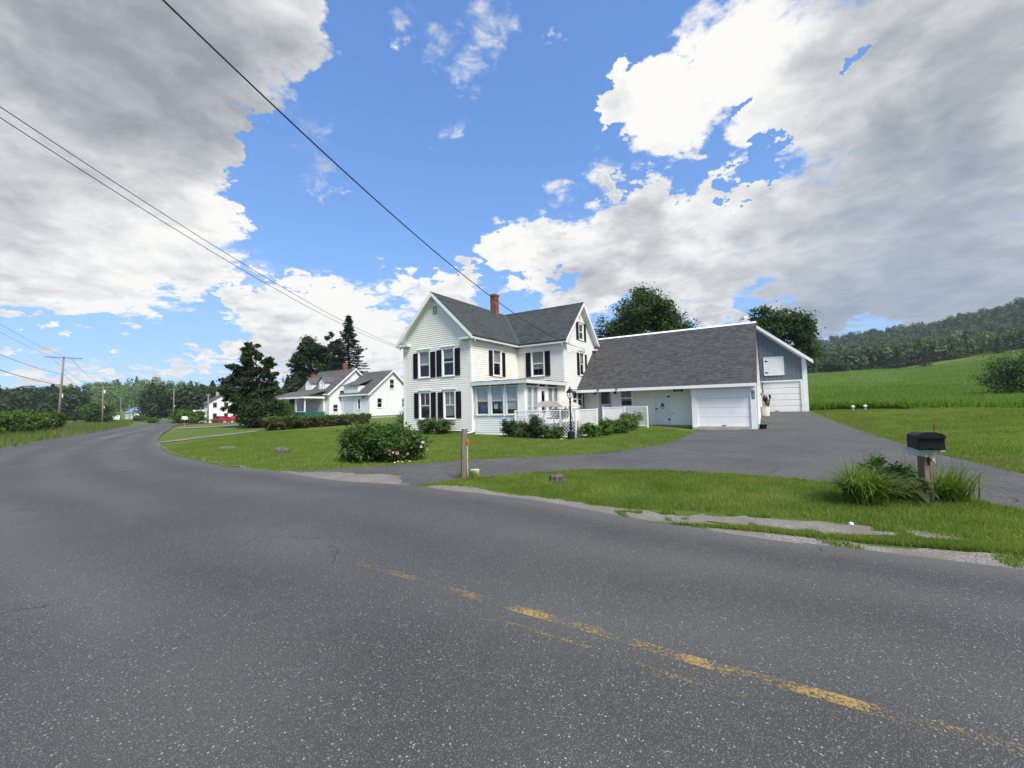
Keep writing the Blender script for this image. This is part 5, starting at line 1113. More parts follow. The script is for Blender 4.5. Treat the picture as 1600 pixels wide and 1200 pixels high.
def spruce(base, h, r, label, seed, n=15000, lm=leaf_spruce, size=.26, low=.12):
    rs = np.random.RandomState(seed); e = empty('spruce_tree', tuple(base), 0, label, 'tree'); MB().tube([(0, 0, -.3), (0, 0, h*.5), (0, 0, h)], [h*.018, h*.011, .02], 8).build('trunk', bark, e)
    C = []; N_ = []; bm_ = MB(); lay = int(h*2.1)
    for i in range(lay):
        z = h*(low+(1-low)*i/lay); rr_ = r*(1-(z/h))**.85*rs.uniform(.75, 1.15)+.15; nb_ = rs.randint(5, 8); a0 = rs.uniform(0, 6.28)
        for k in range(nb_):
            a = a0+2*math.pi*k/nb_+rs.uniform(-.3, .3); l = rr_*rs.uniform(.6, 1.15); dv = np.array([math.cos(a), math.sin(a), 0]); sd = np.array([-dv[1], dv[0], 0])
            dz = -.22*l; t = rs.uniform(0, 1, max(4, int(n/lay/nb_)))**.7
            pts = np.array([0, 0, z])+dv*l*t[:, None]+sd*(rs.normal(0, .10, len(t))*l*(1.1-t))[:, None]+np.array([0, 0, 1])*(dz*t+.12*l*t*t*t+rs.normal(0, .05, len(t)))[:, None]
            C.append(pts); N_.append(np.tile([0, 0, 1.], (len(t), 1))); bm_.tube([(0, 0, z), tuple(np.array([0, 0, z])+dv*l*.9+[0, 0, dz*.85])], [.04, .012], 4)
    C = np.concatenate(C); N_ = np.concatenate(N_); V, F = leaves(C, N_, size, rs, .35, .5); fast_mesh('crown', V, F, lm, e, np.repeat(np.clip(rs.normal(.45, .2, len(C)), 0, 1), 4)); bm_.build('branch', bark, e); return e
b = atdepth(545, 640, 80); b[2] = Hh(b[0], b[1]); spruce(b, (650-486)/FPX*80, 7.0, 'tall pointed spruce behind the white cottage', 71, 15000)
# airy layered tree by the road on the neighbour's lawn: boughs set in tiers
b = ground_at(391, 667); d_ = (b-CAM)@_f; rs = np.random.RandomState(72); L = []
for px, py, r_ in ((392,540,8),(384,550,9),(398,552,8),(405,558,6),(390,565,10),(412,562,7),(418,572,8),(424,568,5),(382,578,10),(396,580,11),(410,584,8),(365,575,8),(357,572,5),(372,586,10),(366,596,11),(422,586,8),(428,584,5),(388,598,13),(406,600,12),(420,600,9),(375,612,13),(395,616,14),(412,614,11),(360,608,8),(372,630,13),(390,635,14),(405,630,11),(358,622,8),(350,612,6),(380,650,10),(364,640,8),(424,610,7)):
    q = atdepth(px, py, d_)-b; r0 = r_/FPX*d_
    for _ in range(4): L.append((q[0]+rs.normal(0, .55)*r0, q[1]+rs.normal(0, .9)*r0, q[2]+rs.normal(0, .28)*r0, r0*rs.uniform(.5, .85)))
tree('roadside_tree', b, 7.2, None, 0, 0, 0, 26000, .13, leaf_dark, 'airy dark tree with tiered boughs on the neighbouring lawn', 72, tr=.32, lobes=L, limbs=46, squash=.5, split=.15, fill=.4)
# woods: hill on the right, wood on the left, far wooded hills
def wood(name, P_, label, seed, hs=(9, 15), per=110, size=.95, conifer=.25, lm=leaf_wood):
    rs = np.random.RandomState(seed); Vs = []; Ts = []
    for p in P_:
        h = rs.uniform(*hs); r = h*rs.uniform(.32, .50); con = rs.uniform() < conifer; tn = np.clip(.2+.6*vnoise(np.array([p[:2]])*1.0, .02, seed)[0]+rs.normal(0, .16), 0, 1)
        if con: tn *= .25
        n = per; d = rs.normal(0, 1, (n, 3)); d /= np.linalg.norm(d, axis=1)[:, None]
        if con:
            t = rs.uniform(0, 1, n)**.7; rr_ = r*.62*(1-t)**.8; C = np.c_[d[:, 0]*rr_*1.2, d[:, 1]*rr_*1.2, h*(.1+.95*t)]
        else:
            lb = rs.normal(0, 1, (7, 3)); lb /= np.linalg.norm(lb, axis=1)[:, None]; lb = lb*[r*.55, r*.55, h*.25]+[0, 0, h*.62]; k = rs.randint(0, 7, n); C = lb[k]+d*[r*.58, r*.58, h*.2]; low = rs.uniform(0, 1, n) < .15; C[low, 2] *= .5
        C = C+np.array(p); V, _ = leaves(C, d+[0, 0, .5], size*h/12, rs, .7, .25); Vs.append(V); Ts.append(np.repeat(np.clip(tn*.85+.06+rs.normal(0, .07, n), 0, 1), 4))
    V = np.concatenate(Vs); o = fast_mesh(name, V, np.arange(len(V)).reshape(-1, 4), lm, None, np.concatenate(Ts)); return tag(o, label, 'woods', kind='stuff')
def wood_points(xs, d0, d1, n, rs, lo=None):
    out = []
    while len(out) < n:
        x = rs.uniform(*xs); d = rs.uniform(d0**.5, d1**.5)**2; p = atdepth(x, 620, d); out.append((p[0], p[1], 0))
    P_ = np.array(out); P_[:, 2] = Hn(P_[:, :2])-.3; return P_
rs = np.random.RandomState(5)
def hill_points(n, rs):
    out = []
    while len(out) < n:
        x = rs.uniform(1225, 1720); base = np.interp(x, [1225, 1400, 1500, 1600, 1720], [218, 222, 226, 232, 226]); far = np.interp(x, [1225, 1280, 1400, 1500, 1600, 1720], [630, 635, 610, 570, 515, 480])
        d = base+(far-base)*rs.uniform(0, 1)**1.25; p = atdepth(x, 620, d); out.append((p[0], p[1], 0))
    P_ = np.array(out); P_[:, 2] = Hn(P_[:, :2])-.3; return P_
wood('hill_woods', hill_points(1500, rs), 'dark mixed woods covering the hill on the right', 81, (8, 14), 170, .85, .12)
wood('left_woods', wood_points((-80, 128), 165, 215, 150, rs), 'dark tree belt behind the far left meadow', 82, (11, 17), 520, .46, .35, leaf_dark)
wood('roadside_woods', wood_points((232, 450), 150, 230, 170, rs), 'dark trees closing the view behind the distant white house', 83, (9, 15), 460, .46, .2, leaf_dark)
wood('far_hill_woods', wood_points((-80, 480), 330, 540, 520, rs), 'bright green wooded hill far beyond the road', 84, (10, 14), 150, .9, .15, leaf_bright)  # this hill takes the bright leaf colour, the nearer woods the dark one
wood('rear_woods', wood_points((600, 1240), 260, 420, 260, rs), 'wood far behind the farmhouse', 85, (9, 14), 110, 1.1)
for k, (x, y, d) in enumerate(((1402,572,212),(1446,568,214),(1560,553,222))): q = atdepth(x, y, d); q[2] = Hh(q[0], q[1]); spruce(q, (12.0, 10.5, 9)[k], (5, 4.6, 4)[k], ('dark squat spruce at the foot of the wooded hill', 'dark rounded evergreen right of the squat spruce', 'small evergreen farther right along the wood edge')[k], 90+k, 2600, size=.35, low=.03)

# ------------------------------------------------------------------ mailbox, post, stumps and other small things on the grass
mp = ground_at(1449, 783); mbx = empty('mailbox', tuple(mp), 0, 'black plastic mailbox with red flag on a brown wooden post', 'mailbox')
p = MB(); p.box(-.058, -.012, -.055, .055, -.1, .78); p.box(.030, .058, -.055, .055, -.1, .78); p.box(-.0119, .0299, -.048, .055, -.1, .56); p.box(-.0119, .0299, -.02, .055, .56, .78); p.build('post', brownwood, mbx)
br_ = MB(); br_.box(-.08, .20, -.14, .22, .785, .815); br_.prism([(-.012, -.075, .785), (.08, -.075, .785), (.10, -.075, .60), (.0, -.075, .70)], (0, .02, 0)); br_.box(-.085, -.06, -.12, .18, .70, .785); br_.build('bracket', mat('pale_painted_wood', (.42, .45, .42), .75, var=.2, vscale=15), mbx)
MBZ = .625   # the box is turned so that its door looks towards the road
bx = empty('x'); bpy.data.objects.remove(bx)
def arch(w, h0, h1, n=14): return [(-w, 0), (w, 0), (w, h0)]+[(w*math.cos(a), h0+(h1-h0)*math.sin(a)) for a in np.linspace(0, math.pi, n)][1:-1]+[(-w, h0)]
bd = MB(); l0, l1 = -.27, .27
o1, o2 = arch(.155, .19, .255), arch(.162, .195, .265)
bd.rings([[(x, y, z) for x, z in o1] for y in (l0, l0+.02, l1)]); body = bd.build('box_body', blackp, mbx, (.085, .06, .822), -.5); body.scale = (.95, .95, .95)
hd = MB(); hd.rings([[(x*k, y, z*k+(1-k)*.1) for x, z in o2] for y, k in ((l0-.035, .94), (l0-.02, 1.0), (l0+.03, 1.0))]); hd.build('box_door', blackp, body)
hd = MB(); hd.rings([[(x, y, z) for x, z in arch(.168, .20, .285)] for y in (l0-.05, l0-.036)]); 
vis = MB(); vis.rings([[(x*1.06, y, .012+z*1.05) for x, z in ((-.155, .16), (.155, .16), (.155, .192), *[(.155*math.cos(a), .19+.066*math.sin(a)) for a in np.linspace(.2, math.pi-.2, 9)], (-.155, .192))] for y in (l0-.065, l0+.02)]); vis.build('door_visor', blackp, body)
MB().box(-.03, .03, l0-.055, l0-.035, .02, .045).build('door_pull', blackp, body); MB().box(-.16, .16, l0-.01, l1, -.012, 0).build('box_base', blackp, body)
red = mat('red_flag', (.30, .05, .02), .5, var=.3); fg = MB(); fg.box(.158, .166, .10, .125, .10, .38); fg.box(.157, .167, .06, .125, .30, .39); fg.build('flag', red, body)
ps = ground_at(726, 750); post = empty('old_post', tuple(ps), .35, 'weathered grey notched wooden post standing by the driveway mouth', 'post')
t_ = MB(); t_.rings([[(-.058+dx, -.05, z), (-.015+dx, -.05, z-dz), (.015+dx, -.05, z-dz), (.058+dx, -.05, z), (.058+dx, .05, z), (.015+dx, .05, z-dz*1.2), (-.015+dx, .05, z-dz), (-.058+dx, .05, z)] for z, dx, dz in ((-.1, -.02, 0), (.4, -.01, 0), (1.05, .012, .0), (1.17, .02, .03))]); t_.build('timber', oldwood, post)
t_ = MB(); t_.box(.060, .082, -.025, .025, -.05, .92); t_.build('stake', mat('pale_stake_wood', rough=.9, fn=f_wood((.42, .38, .28))), post); t_ = MB(); t_.lathe([(.045, 0), (.045, .012), (.0, .016)], n=14); r_ = t_.build('reflector', mat('orange_reflector', (.55, .08, .02), .25), post, (.078, -.04, .86)); r_.rotation_euler = (math.pi/2, 0, .5)
q = ground_at(742, 746); tag(MB().lathe([(.085, 0), (.10, .01), (.105, .16), (.112, .165), (.112, .185), (.02, .19)], n=18).build('white_pail', mat('white_plastic', (.62, .62, .58), .5, var=.1, vscale=20), None, tuple(q)), 'small white plastic pail with lid beside the old wooden post', 'pail')
woodcut = mat('cut_wood', (.12, .10, .08), .9, var=.35, vscale=25, bump=.5)
def stump(px, py, r, h, label, seed, tilt=0):
    rs = np.random.RandomState(seed); e = empty('tree_stump', tuple(ground_at(px, py)), rs.uniform(0, 6), label, 'stump', 'tree stumps in the lawn'); n = 22; k = 1+rs.normal(0, .10, n)
    R_ = lambda f_, z: [(r*f_*k[i]*math.cos(2*math.pi*i/n), r*f_*k[i]*math.sin(2*math.pi*i/n), z+(rs.normal(0, .008) if z > 0 else 0)+tilt*math.cos(2*math.pi*i/n)*r) for i in range(n)]
    MB().rings([R_(1.45, -.08), R_(1.25, .02), R_(1.05, h*.5), R_(1.0, h)]).build('stump_bark', bark if seed != 3 else oldwood, e); MB().rings([R_(.93, h-.02), R_(.92, h+.006), R_(.5, h+.010), R_(.05, h+.012)]).build('cut_face', woodcut, e); return e
stump(870, 752, .165, .115, 'low grey cut tree stump on the near grass island', 1); stump(440, 708, .24, .15, 'broken pale tree stump on the lawn left of the bush', 2, .25); stump(358, 700, .27, .06, 'flat dark stump remnant nearest the road bend', 3, .1)
for k, (px, py, lb) in enumerate(((1333,641.5,'left one of two white capped well heads on the right lawn'),(1352,640.5,'right one of two white capped well heads on the right lawn'))):
    q = ground_at(px, py); e = empty('well_head', tuple(q), 0, lb, 'well head', 'well heads on the lawn'); MB().lathe([(.06, -.1), (.06, .20)], n=14).build('casing', mat('grey_green_pipe', (.22, .30, .28), .5), e); MB().lathe([(.085, .20), (.095, .22), (.095, .28), (.07, .31), (.02, .33)], n=16).build('cap', trim, e)
for k, (px, py, lb) in enumerate(((940,676,'square white plant marker in front of the border plants'),(967,668,'white plant marker near the deck steps'),(990,670,'pale stone at the end of the planting border'),(877,687,'pale stone near the foot of the lamp post'),(1330,820,'white litter scrap on the sandy wheel track'),(1370,640,'x'))):
    if lb == 'x': continue
    q = ground_at(px, py); rs = np.random.RandomState(k); mb = MB(); r_ = .05 if k != 4 else .022
    if k < 2: mb.bbox(-.08, .08, -.012, .012, .06, .22); mb.box(-.012, .012, -.006, .006, -.05, .06)
    else: mb.rings([[(r_*f_*math.cos(a)*rs.uniform(.8, 1.2)*1.5, r_*f_*math.sin(a)*rs.uniform(.8, 1.2), z) for a in np.linspace(0, 6.28, 9)[:-1]] for f_, z in ((.8, -.01), (1, .01), (.8, .03 if k == 4 else .05), (.3, .035 if k == 4 else .065))])
    tag(mb.build('plant_marker' if k < 2 else ('pale_stone' if k < 4 else 'litter_scrap'), trim if k != 3 else concrete, None, tuple(q)), lb, ('marker', 'marker', 'stone', 'stone', 'litter')[k])

# ------------------------------------------------------------------ utility poles and cables
def pole(x, d, h, label, arm=1.3, lean=0, tf=False, zoff=0):
    q = atdepth(x, 650, d); q[2] = Hh(q[0], q[1]); a = math.atan2(q[1], q[0])-math.pi/2
    e = empty('utility_pole', tuple(q), a, label, 'utility pole', 'utility poles along the road')
    MB().tube([(0, 0, -.5), (lean*.5, 0, h*.5), (lean, 0, h)], [.17, .15, .115], 10).build('shaft', polewood, e, smooth=True)
    if arm:
        MB().box(lean-arm, lean+arm, -.16, -.07, h-.28, h-.14).build('crossarm', polewood, e)
        for s in (-1, 1):
            MB().tube([(lean+s*arm*.5, -.12, h-.26), (lean, -.10, h-.75)], .02, 5).build('brace', chrome, e)
            MB().lathe([(.03, 0), (.055, .05), (.03, .09), (.05, .13), (.015, .2)], (lean+s*arm*.92, -.115, h-.14), 8).build('insulator', trim_grey, e)
        MB().lathe([(.03, 0), (.055, .05), (.03, .09), (.05, .13), (.015, .2)], (lean, 0, h), 8).build('insulator', trim_grey, e)
    if tf: MB().lathe([(.16, 0), (.20, .04), (.20, .62), (.14, .70), (.04, .74)], (lean+.33, 0, h-1.6), 12).build('transformer', trim_grey, e)
    MB().box(lean*.3+.17, lean*.3+.32, -.1, .1, h*.42, h*.42+.55).build('meter_box', trim_grey, e)
    e['h'] = h; return e, q
P1, q1 = pole(91, 62, 10.6, 'nearest wooden utility pole with wide crossarm left of the road', 1.95, .35)
P2, q2 = pole(160.5, 100, 9.0, 'second utility pole with crossarm in the roadside grass', 1.9, -.1, True)
P3, q3 = pole(188.5, 165, 9.2, 'thin distant utility pole without crossarm left of the far house', 0)
P4, q4 = pole(202, 200, 8.2, 'farthest crossarmed utility pole before the blue roofed house', 1.6)
P5, q5 = pole(271, 128, 9.6, 'brown utility pole behind the bright mound of foliage', 1.2)
P6, q6 = pole(325, 95, 6.4, 'grey utility pole standing in front of the distant white house', .35)
P0 = np.array([-10.5, -4.2, 0]); e0_ = empty('utility_pole', (-10.5, -4.2, Hh(-10.5, -4.2)), 1.0, 'utility pole at the near left roadside that carries the house cables', 'utility pole', 'utility poles along the road'); MB().tube([(0, 0, -.5), (0, 0, 6), (0, 0, 12.4)], [.17, .15, .12], 10).build('shaft', polewood, e0_, smooth=True); MB().box(-1.2, 1.2, -.16, -.07, 11.9, 12.04).build('crossarm', polewood, e0_)
for v_ in (P1, P2, P3, P4, P5, P6): del v_['h']
def cable_curve(pts, r, label, group='overhead cables', name='cable'):
    mb = MB(); mb.tube(pts, r, 6); return tag(mb.build(name, wire_m, None, smooth=True), label, 'cable', group)
def fit_cable(pix, T, P_, r, label, twist=0):
    """a cable in the vertical plane of its two ends, its sag read from the photograph"""
    h = np.asarray(P_[:2])-T[:2]; L = np.linalg.norm(h); h = h/L; n = np.array([-h[1], h[0]]); us = [0]; zs_ = [T[2]]; ws = [6]
    for x, y in pix:
        d = ray(x, y); k = (T[:2]@n)/(d[:2]@n); Q = CAM+k*d; us.append((Q[:2]-T[:2])@h); zs_.append(Q[2]); ws.append(1)
    c = np.polyfit(us, zs_, 2, w=ws); u = np.linspace(0, L, 90)
    return cable_curve([(*(T[:2]+h*a), np.polyval(c, a)) for a in u], r, label)
Th = np.r_[HW(LB+.06, 8.30), 5.58]; fit_cable([(255,0),(360,95),(430,165),(500,240),(580,307),(650,370),(720,428),(770,462)], Th, P0, .016, 'thick black service cable coming down over the roof to the farmhouse gable')
Tl = np.r_[HW(-5.65, -.32), 5.70]
fit_cable([(0,162),(175,285),(350,395),(430,445),(528,494)], Tl, P0, .0085, 'upper one of two thin cables running to the left eave of the farmhouse')
fit_cable([(0,180),(175,300),(345,402),(425,448),(526,502)], Tl+[0, 0, -.1], P0, .0085, 'lower one of two thin cables running to the left eave of the farmhouse')
def span(a, b, sag, r, label):
    a, b = np.asarray(a), np.asarray(b); t = np.linspace(0, 1, 30)[:, None]; p = a+(b-a)*t; p[:, 2] -= 4*sag*(t*(1-t))[:, 0]; return cable_curve([tuple(x) for x in p], r, label)
for k, (za, zb, off, r, lb) in enumerate(((10.3,11.8,-.9,.012,'left conductor from the nearest pole towards the camera'),(10.3,11.8,.9,.012,'right conductor from the nearest pole towards the camera'),(7.9,9.6,0,.02,'upper communication cable leaving the nearest pole to the left'),(6.3,8.6,0,.03,'thick lower communication cable leaving the nearest pole to the left'))):
    span(q1+[off*.6+.3, off*.4, za], np.array([-10.5+off*.7, -4.2-off*.5, zb]), 1.3, r, lb)
for k, (za, zb, off, lb) in enumerate(((10.3,8.8,-1,'left conductor between the first and second pole'),(10.3,8.8,1,'right conductor between the first and second pole'),(8.2,6.8,0,'upper cable between the first and second pole'),(6.4,5.6,0,'lower cable between the first and second pole'))): span(q1+[off*.7+.2, off*.7, za], q2+[off*.7, off*.7, zb], .9, .018, lb)
for a, b, za, zb, lb in ((q2, q3, 8.8, 9.0, 'conductor between the second and third pole'), (q2, q3, 5.6, 6, 'cable between the second and third pole'), (q3, q4, 8.6, 8.0, 'conductor between the two farthest poles')): span(a+[0, 0, za], b+[0, 0, zb], 1.2, .022, lb)

# ------------------------------------------------------------------ neighbouring houses
clap = mat('white_clapboard', (.74, .75, .76), .55, var=.05, vscale=1.5); green = mat('dark_green_paint', (.012, .095, .085), .5, var=.2)
def small_window(parent, loc, rz, x0, x1, z0, z1, m=None): return window(parent, loc, rz, x0, x1, z0, z1, cas=.10, head=False, wm=m or trim)
# white cottage: gable block nearest, main block with dormers behind it, porch on the left
c2 = atdepth(577, 640, 55)[:2]; nz = .45
cot = empty('white_cottage', (c2[0], c2[1], 0), -YAW, 'white cottage with two dormers, brick chimneys and green skirted porch', 'house')
def gable_block(parent, x0, x1, y0, y1, zb, ze, zp, holes_g, holes_f, oh=.35):
    """block with its gable facing +x, eave wall facing -y"""
    w = y1-y0; sl = (zp-ze)/(w/2)
    top = lambda z: zp-.05 if z is None else ((max(0, (z-ze)/sl), w-max(0, (z-ze)/sl)) if z > ze else (0, w))
    siding(parent, 'siding', (x1, y0, 0), S_, 0, w, zb, top, clap, holes_g, .13); sheath(parent, (x1, y0, 0), S_, 0, w, zb, ze, dark, holes_g, (w/2, .02, zp-.1))
    siding(parent, 'siding', (x0, y0, 0), F_, 0, x1-x0, zb, ze, clap, holes_f, .13); sheath(parent, (x0, y0, 0), F_, 0, x1-x0, zb, ze, dark, holes_f)
    siding(parent, 'siding', (x0, y1, 0), LF, 0, w, zb, top, clap, (), .13); siding(parent, 'siding', (x1, y1, 0), BK, 0, x1-x0, zb, ze, clap, (), .13)
    MB().box(x0+.05, x1-.05, y0+.05, y1-.05, -.3, zb).build('foundation', concrete, parent)
    ym_ = (y0+y1)/2; zt = ze+.12-sl*oh; zr_ = zp+.12
    pf = [(x0-oh*.4, y0-oh, zt), (x1+oh*.8, y0-oh, zt), (x1+oh*.8, ym_, zr_), (x0-oh*.4, ym_, zr_)]; pb2 = [(x0-oh*.4, ym_, zr_), (x1+oh*.8, ym_, zr_), (x1+oh*.8, y1+oh, zt), (x0-oh*.4, y1+oh, zt)]
    rf = roof_slab(parent, [pf, pb2], .08, deckmat); shingles(rf, pf, shing_far, (0, 1), 31, .16, .5); shingles(rf, pb2, shing_far, (0, -1), 32, .16, .5)
    for q in ((pf[1], pf[2]), (pb2[2], pb2[1])):
        r_ = MB(); a, b = Vector(q[0]), Vector(q[1]); r_.prism([a+Vector((.002, 0, .01)), b+Vector((.002, 0, .01)), b+Vector((.002, 0, -.26)), a+Vector((.002, 0, -.26))], (.03, 0, 0)); r_.build('rake_board', trim, rf)
    MB().box(x0-oh*.4, x1+oh*.75, y0-oh-.03, y0-oh, zt-.18, zt).build('fascia', trim, rf)
    return rf
g1 = [(3.35,4.35,4.55,5.95),(1.2,2.2,1.95,3.3),(5.6,6.6,1.95,3.3)]
f1 = [(-2.5+6,-1.9+6,1.75,3.2)]
f1 = [(3.6,4.3,1.75,3.25)]
gable_block(cot, -6, 0, 0, 7.8, .9, 3.95, 7.05, [hole(*w) for w in g1], [hole(*w) for w in f1])
for w in g1: small_window(cot, (0, 0, 0), S_, *w)
for w in f1: small_window(cot, (-6, 0, 0), F_, *w)
d = MB(); d.box(.75, 2.9, -.04, .02, .95, 3.1); d = d.build('carriage_door', mat('pale_blue_door', (.52, .58, .66), .5), cot, (-6, 0, 0), F_); [MB().box(.80+k*.52, 1.29+k*.52, -.06, -.041, 1.0, 3.05).build('door_panel', mat('pale_blue_door'), d) for k in range(4)]
dr = MB(); dr.add([(-5.2,-.02,3.9),(-2.2,-.02,3.9),(-2.2,-.02,5.0),(-5.2,-.02,5.0),(-2.2,1.6,5.0),(-5.2,1.6,5.0)], [(0,1,2,3),(1,4,2),(0,3,5)]); dr = dr.build('shed_dormer', clap, cot); MB().prism([(-5.4,-.25,5.0),(-2.0,-.25,5.0),(-2.0,2.3,5.95),(-5.4,2.3,5.95)], (0, 0, .08)).build('dormer_roof', shing_far, dr)
MB().lathe([(.12, 0), (.16, .06), (.12, .2)], (-1.0, -.15, 3.3), 8).build('wall_lamp', blackm, cot)
g2 = [(.5,1.45,1.5,2.6),(1.55,2.45,3.15,4.55)]
gable_block(cot, -14.2, -6.01, -1.75, 6.45, .9, 4.15, 7.6, [hole(*w) for w in g2], [])
for w in g2: small_window(cot, (-6.01, -1.75, 0), S_, *w)
for xa in (-9.2, -12.4):
    dm = MB(); y = -1.2; dm.add([(xa,y,4.5),(xa+1.5,y,4.5),(xa+1.5,y,5.7),(xa+.75,y,6.35),(xa,y,5.7),(xa+1.5,y+1.9,5.7),(xa,y+1.9,5.7)], [(0,1,2,3,4),(1,5,2),(0,4,6)]); dm = dm.build('dormer', clap, cot)
    MB().prism([(xa-.15,y-.15,5.62),(xa+.75,y-.15,6.45),(xa+.75,y+2.6,6.45),(xa-.15,y+2.0,5.62)], (0, 0, .06)).build('dormer_roof', shing_far, dm); MB().prism([(xa+1.65,y-.15,5.62),(xa+.75,y-.15,6.45),(xa+.75,y+2.6,6.45),(xa+1.65,y+2.0,5.62)], (0, 0, .06)).build('dormer_roof', shing_far, dm)
    window(cot, (xa, y, 0), F_, .38, 1.12, 4.62, 5.72, cas=.08, head=False)
for x, y, z0, z1 in ((-8.3, 2.4, 6.6, 8.6), (-14.3, 1.2, 5.0, 7.2)): c_ = MB().box(x-.21, x+.21, y-.21, y+.21, z0, z1).build('chimney', mortar, cot); bricks(c_, x-.24, x+.24, y-.24, y+.24, z0, z1, .24, .1)
pch = MB(); pch.box(-14.6, -7.0, -4.7, -1.8, .9, 1.0); pch.build('porch_floor', oldwood, cot)
MB().prism([(-14.9,-5.0,3.55),(-6.6,-5.0,3.55),(-6.6,-1.76,4.45),(-14.9,-1.76,4.45)], (0, 0, .10)).build('porch_roof', shing_far, cot); MB().box(-14.9, -6.6, -5.04, -5.0, 3.38, 3.62).build('porch_fascia', trim, cot); MB().box(-6.64, -6.6, -5.0, -1.8, 3.38, 3.62).build('porch_fascia', trim, cot)
for x0, x1, yy in ((-14.6, -11.0, -4.75), (-10.7, -6.9, -4.75)): MB().bbox(x0, x1, yy, yy+.06, .45, 1.6).build('porch_skirt', green, cot)
MB().bbox(-6.96, -6.9, -4.68, -1.8, .45, 1.6).build('porch_skirt', green, cot)
for x in (-14.6, -13.5, -12.4, -11.3, -10.85, -9.0, -7.0): MB().box(x, x+.14, -4.72, -4.60, 1.6, 3.5).build('porch_column', trim, cot)
MB().box(-7.02, -6.88, -2.0, -1.82, 1.6, 3.5).build('porch_column', trim, cot); MB().box(-14.6, -6.9, -4.73, -4.62, 1.55, 1.68).build('porch_rail', trim, cot)
for x0, x1 in ((-14.4, -13.52), (-13.3, -12.42), (-12.2, -11.32)): MB().box(x0, x1, -4.66, -4.65, 1.68, 3.4).build('porch_pane', glass, cot)
# far white house with dark roof, two red vehicles
h3 = atdepth(318, 648, 112)[:2]; b3 = Hh(*h3)
fh = empty('white_house', (h3[0], h3[1], b3), -YAW-.25, 'distant two storey white house with dark roof behind the red cars', 'house')
def far_house(e, L, w, ze, zp, rm, nwin=3, two=True):
    MB().box(0, L, 0, w, -.5, ze).build('wall', clap, e); g_ = MB(); g_.add([(L, 0, ze), (L, w, ze), (L, w/2, zp)], [(0, 1, 2)]); g_.add([(0, 0, ze), (0, w/2, zp), (0, w, ze)], [(0, 1, 2)]); g_.build('gable', clap, e)
    sl = (zp-ze)/(w/2); MB().prism([(-.4, -.4, ze-.4*sl+.02), (L+.4, -.4, ze-.4*sl+.02), (L+.4, w/2, zp+.02), (-.4, w/2, zp+.02)], (0, 0, .15)).build('roof', rm, e); MB().prism([(-.4, w+.4, ze-.4*sl+.02), (-.4, w/2, zp+.02), (L+.4, w/2, zp+.02), (L+.4, w+.4, ze-.4*sl+.02)], (0, 0, .15)).build('roof', rm, e)
    for fl_ in ((1.0, 2.4), (3.9, 5.2))[:2 if two else 1]:
        for k in range(nwin):
            x = L*(k+.5)/nwin; f_ = MB().box(x-.55, x+.55, -.06, -.01, fl_[0]-.1, fl_[1]+.1).build('window', trim, e); MB().box(x-.42, x+.42, -.075, -.061, fl_[0], fl_[1]).build('pane', dark, f_)
        for y in (w*.28, w*.72): f_ = MB().box(L+.01, L+.06, y-.55, y+.55, fl_[0]-.1, fl_[1]+.1).build('window', trim, e); MB().box(L+.061, L+.075, y-.42, y+.42, fl_[0], fl_[1]).build('pane', dark, f_)
roof_dk = mat('dark_far_roof', (.06, .062, .07), .85, var=.2)
far_house(fh, 6.5, 5.5, 5.1, 7.0, roof_dk); pc = MB(); pc.box(-3.4, -.1, -.6, 3.5, 4.0, 4.25); pc.build('porch_roof', roof_dk, fh)
for x in (-3.2, -1.7): MB().box(x, x+.2, -.4, -.2, -.5, 4.0).build('porch_column', trim, fh)
cc = MB(); cc.box(1.8, 2.4, 2.4, 3.0, 6.5, 8.2); cc.build('chimney', concrete, fh)
gx = MB(); gx.add([(1.2,-2.6,-.5),(5.2,-2.6,-.5),(5.2,-2.6,2.2),(3.2,-2.6,3.4),(1.2,-2.6,2.2),(1.2,0,2.2),(3.2,0,3.4),(5.2,0,2.2),(1.2,0,-.5),(5.2,0,-.5)], [(0,1,2,3,4),(4,3,6,5),(3,2,7,6),(0,4,5,8),(1,9,7,2)]); gx.build('front_annex', clap, fh)
h4 = atdepth(196, 650, 255)[:2]; fb = empty('far_cottage', (h4[0], h4[1], Hh(*h4)+1), -.5, 'tiny white house with blue roof at the end of the road', 'house'); far_house(fb, 14, 9, 3.6, 6.6, mat('blue_metal_roof', (.16, .27, .42), .4), 3, False)
q = atdepth(182, 652, 150); q[2] = Hh(q[0], q[1]); vb = empty('white_sign_board', tuple(q), .3, 'small white board at the far left roadside', 'sign'); MB().bbox(-1, 1, -.04, .04, .5, 2.0).build('panel', trim, vb); [MB().box(x, x+.1, -.03, .03, -.3, .5).build('post', polewood, vb) for x in (-.9, .8)]
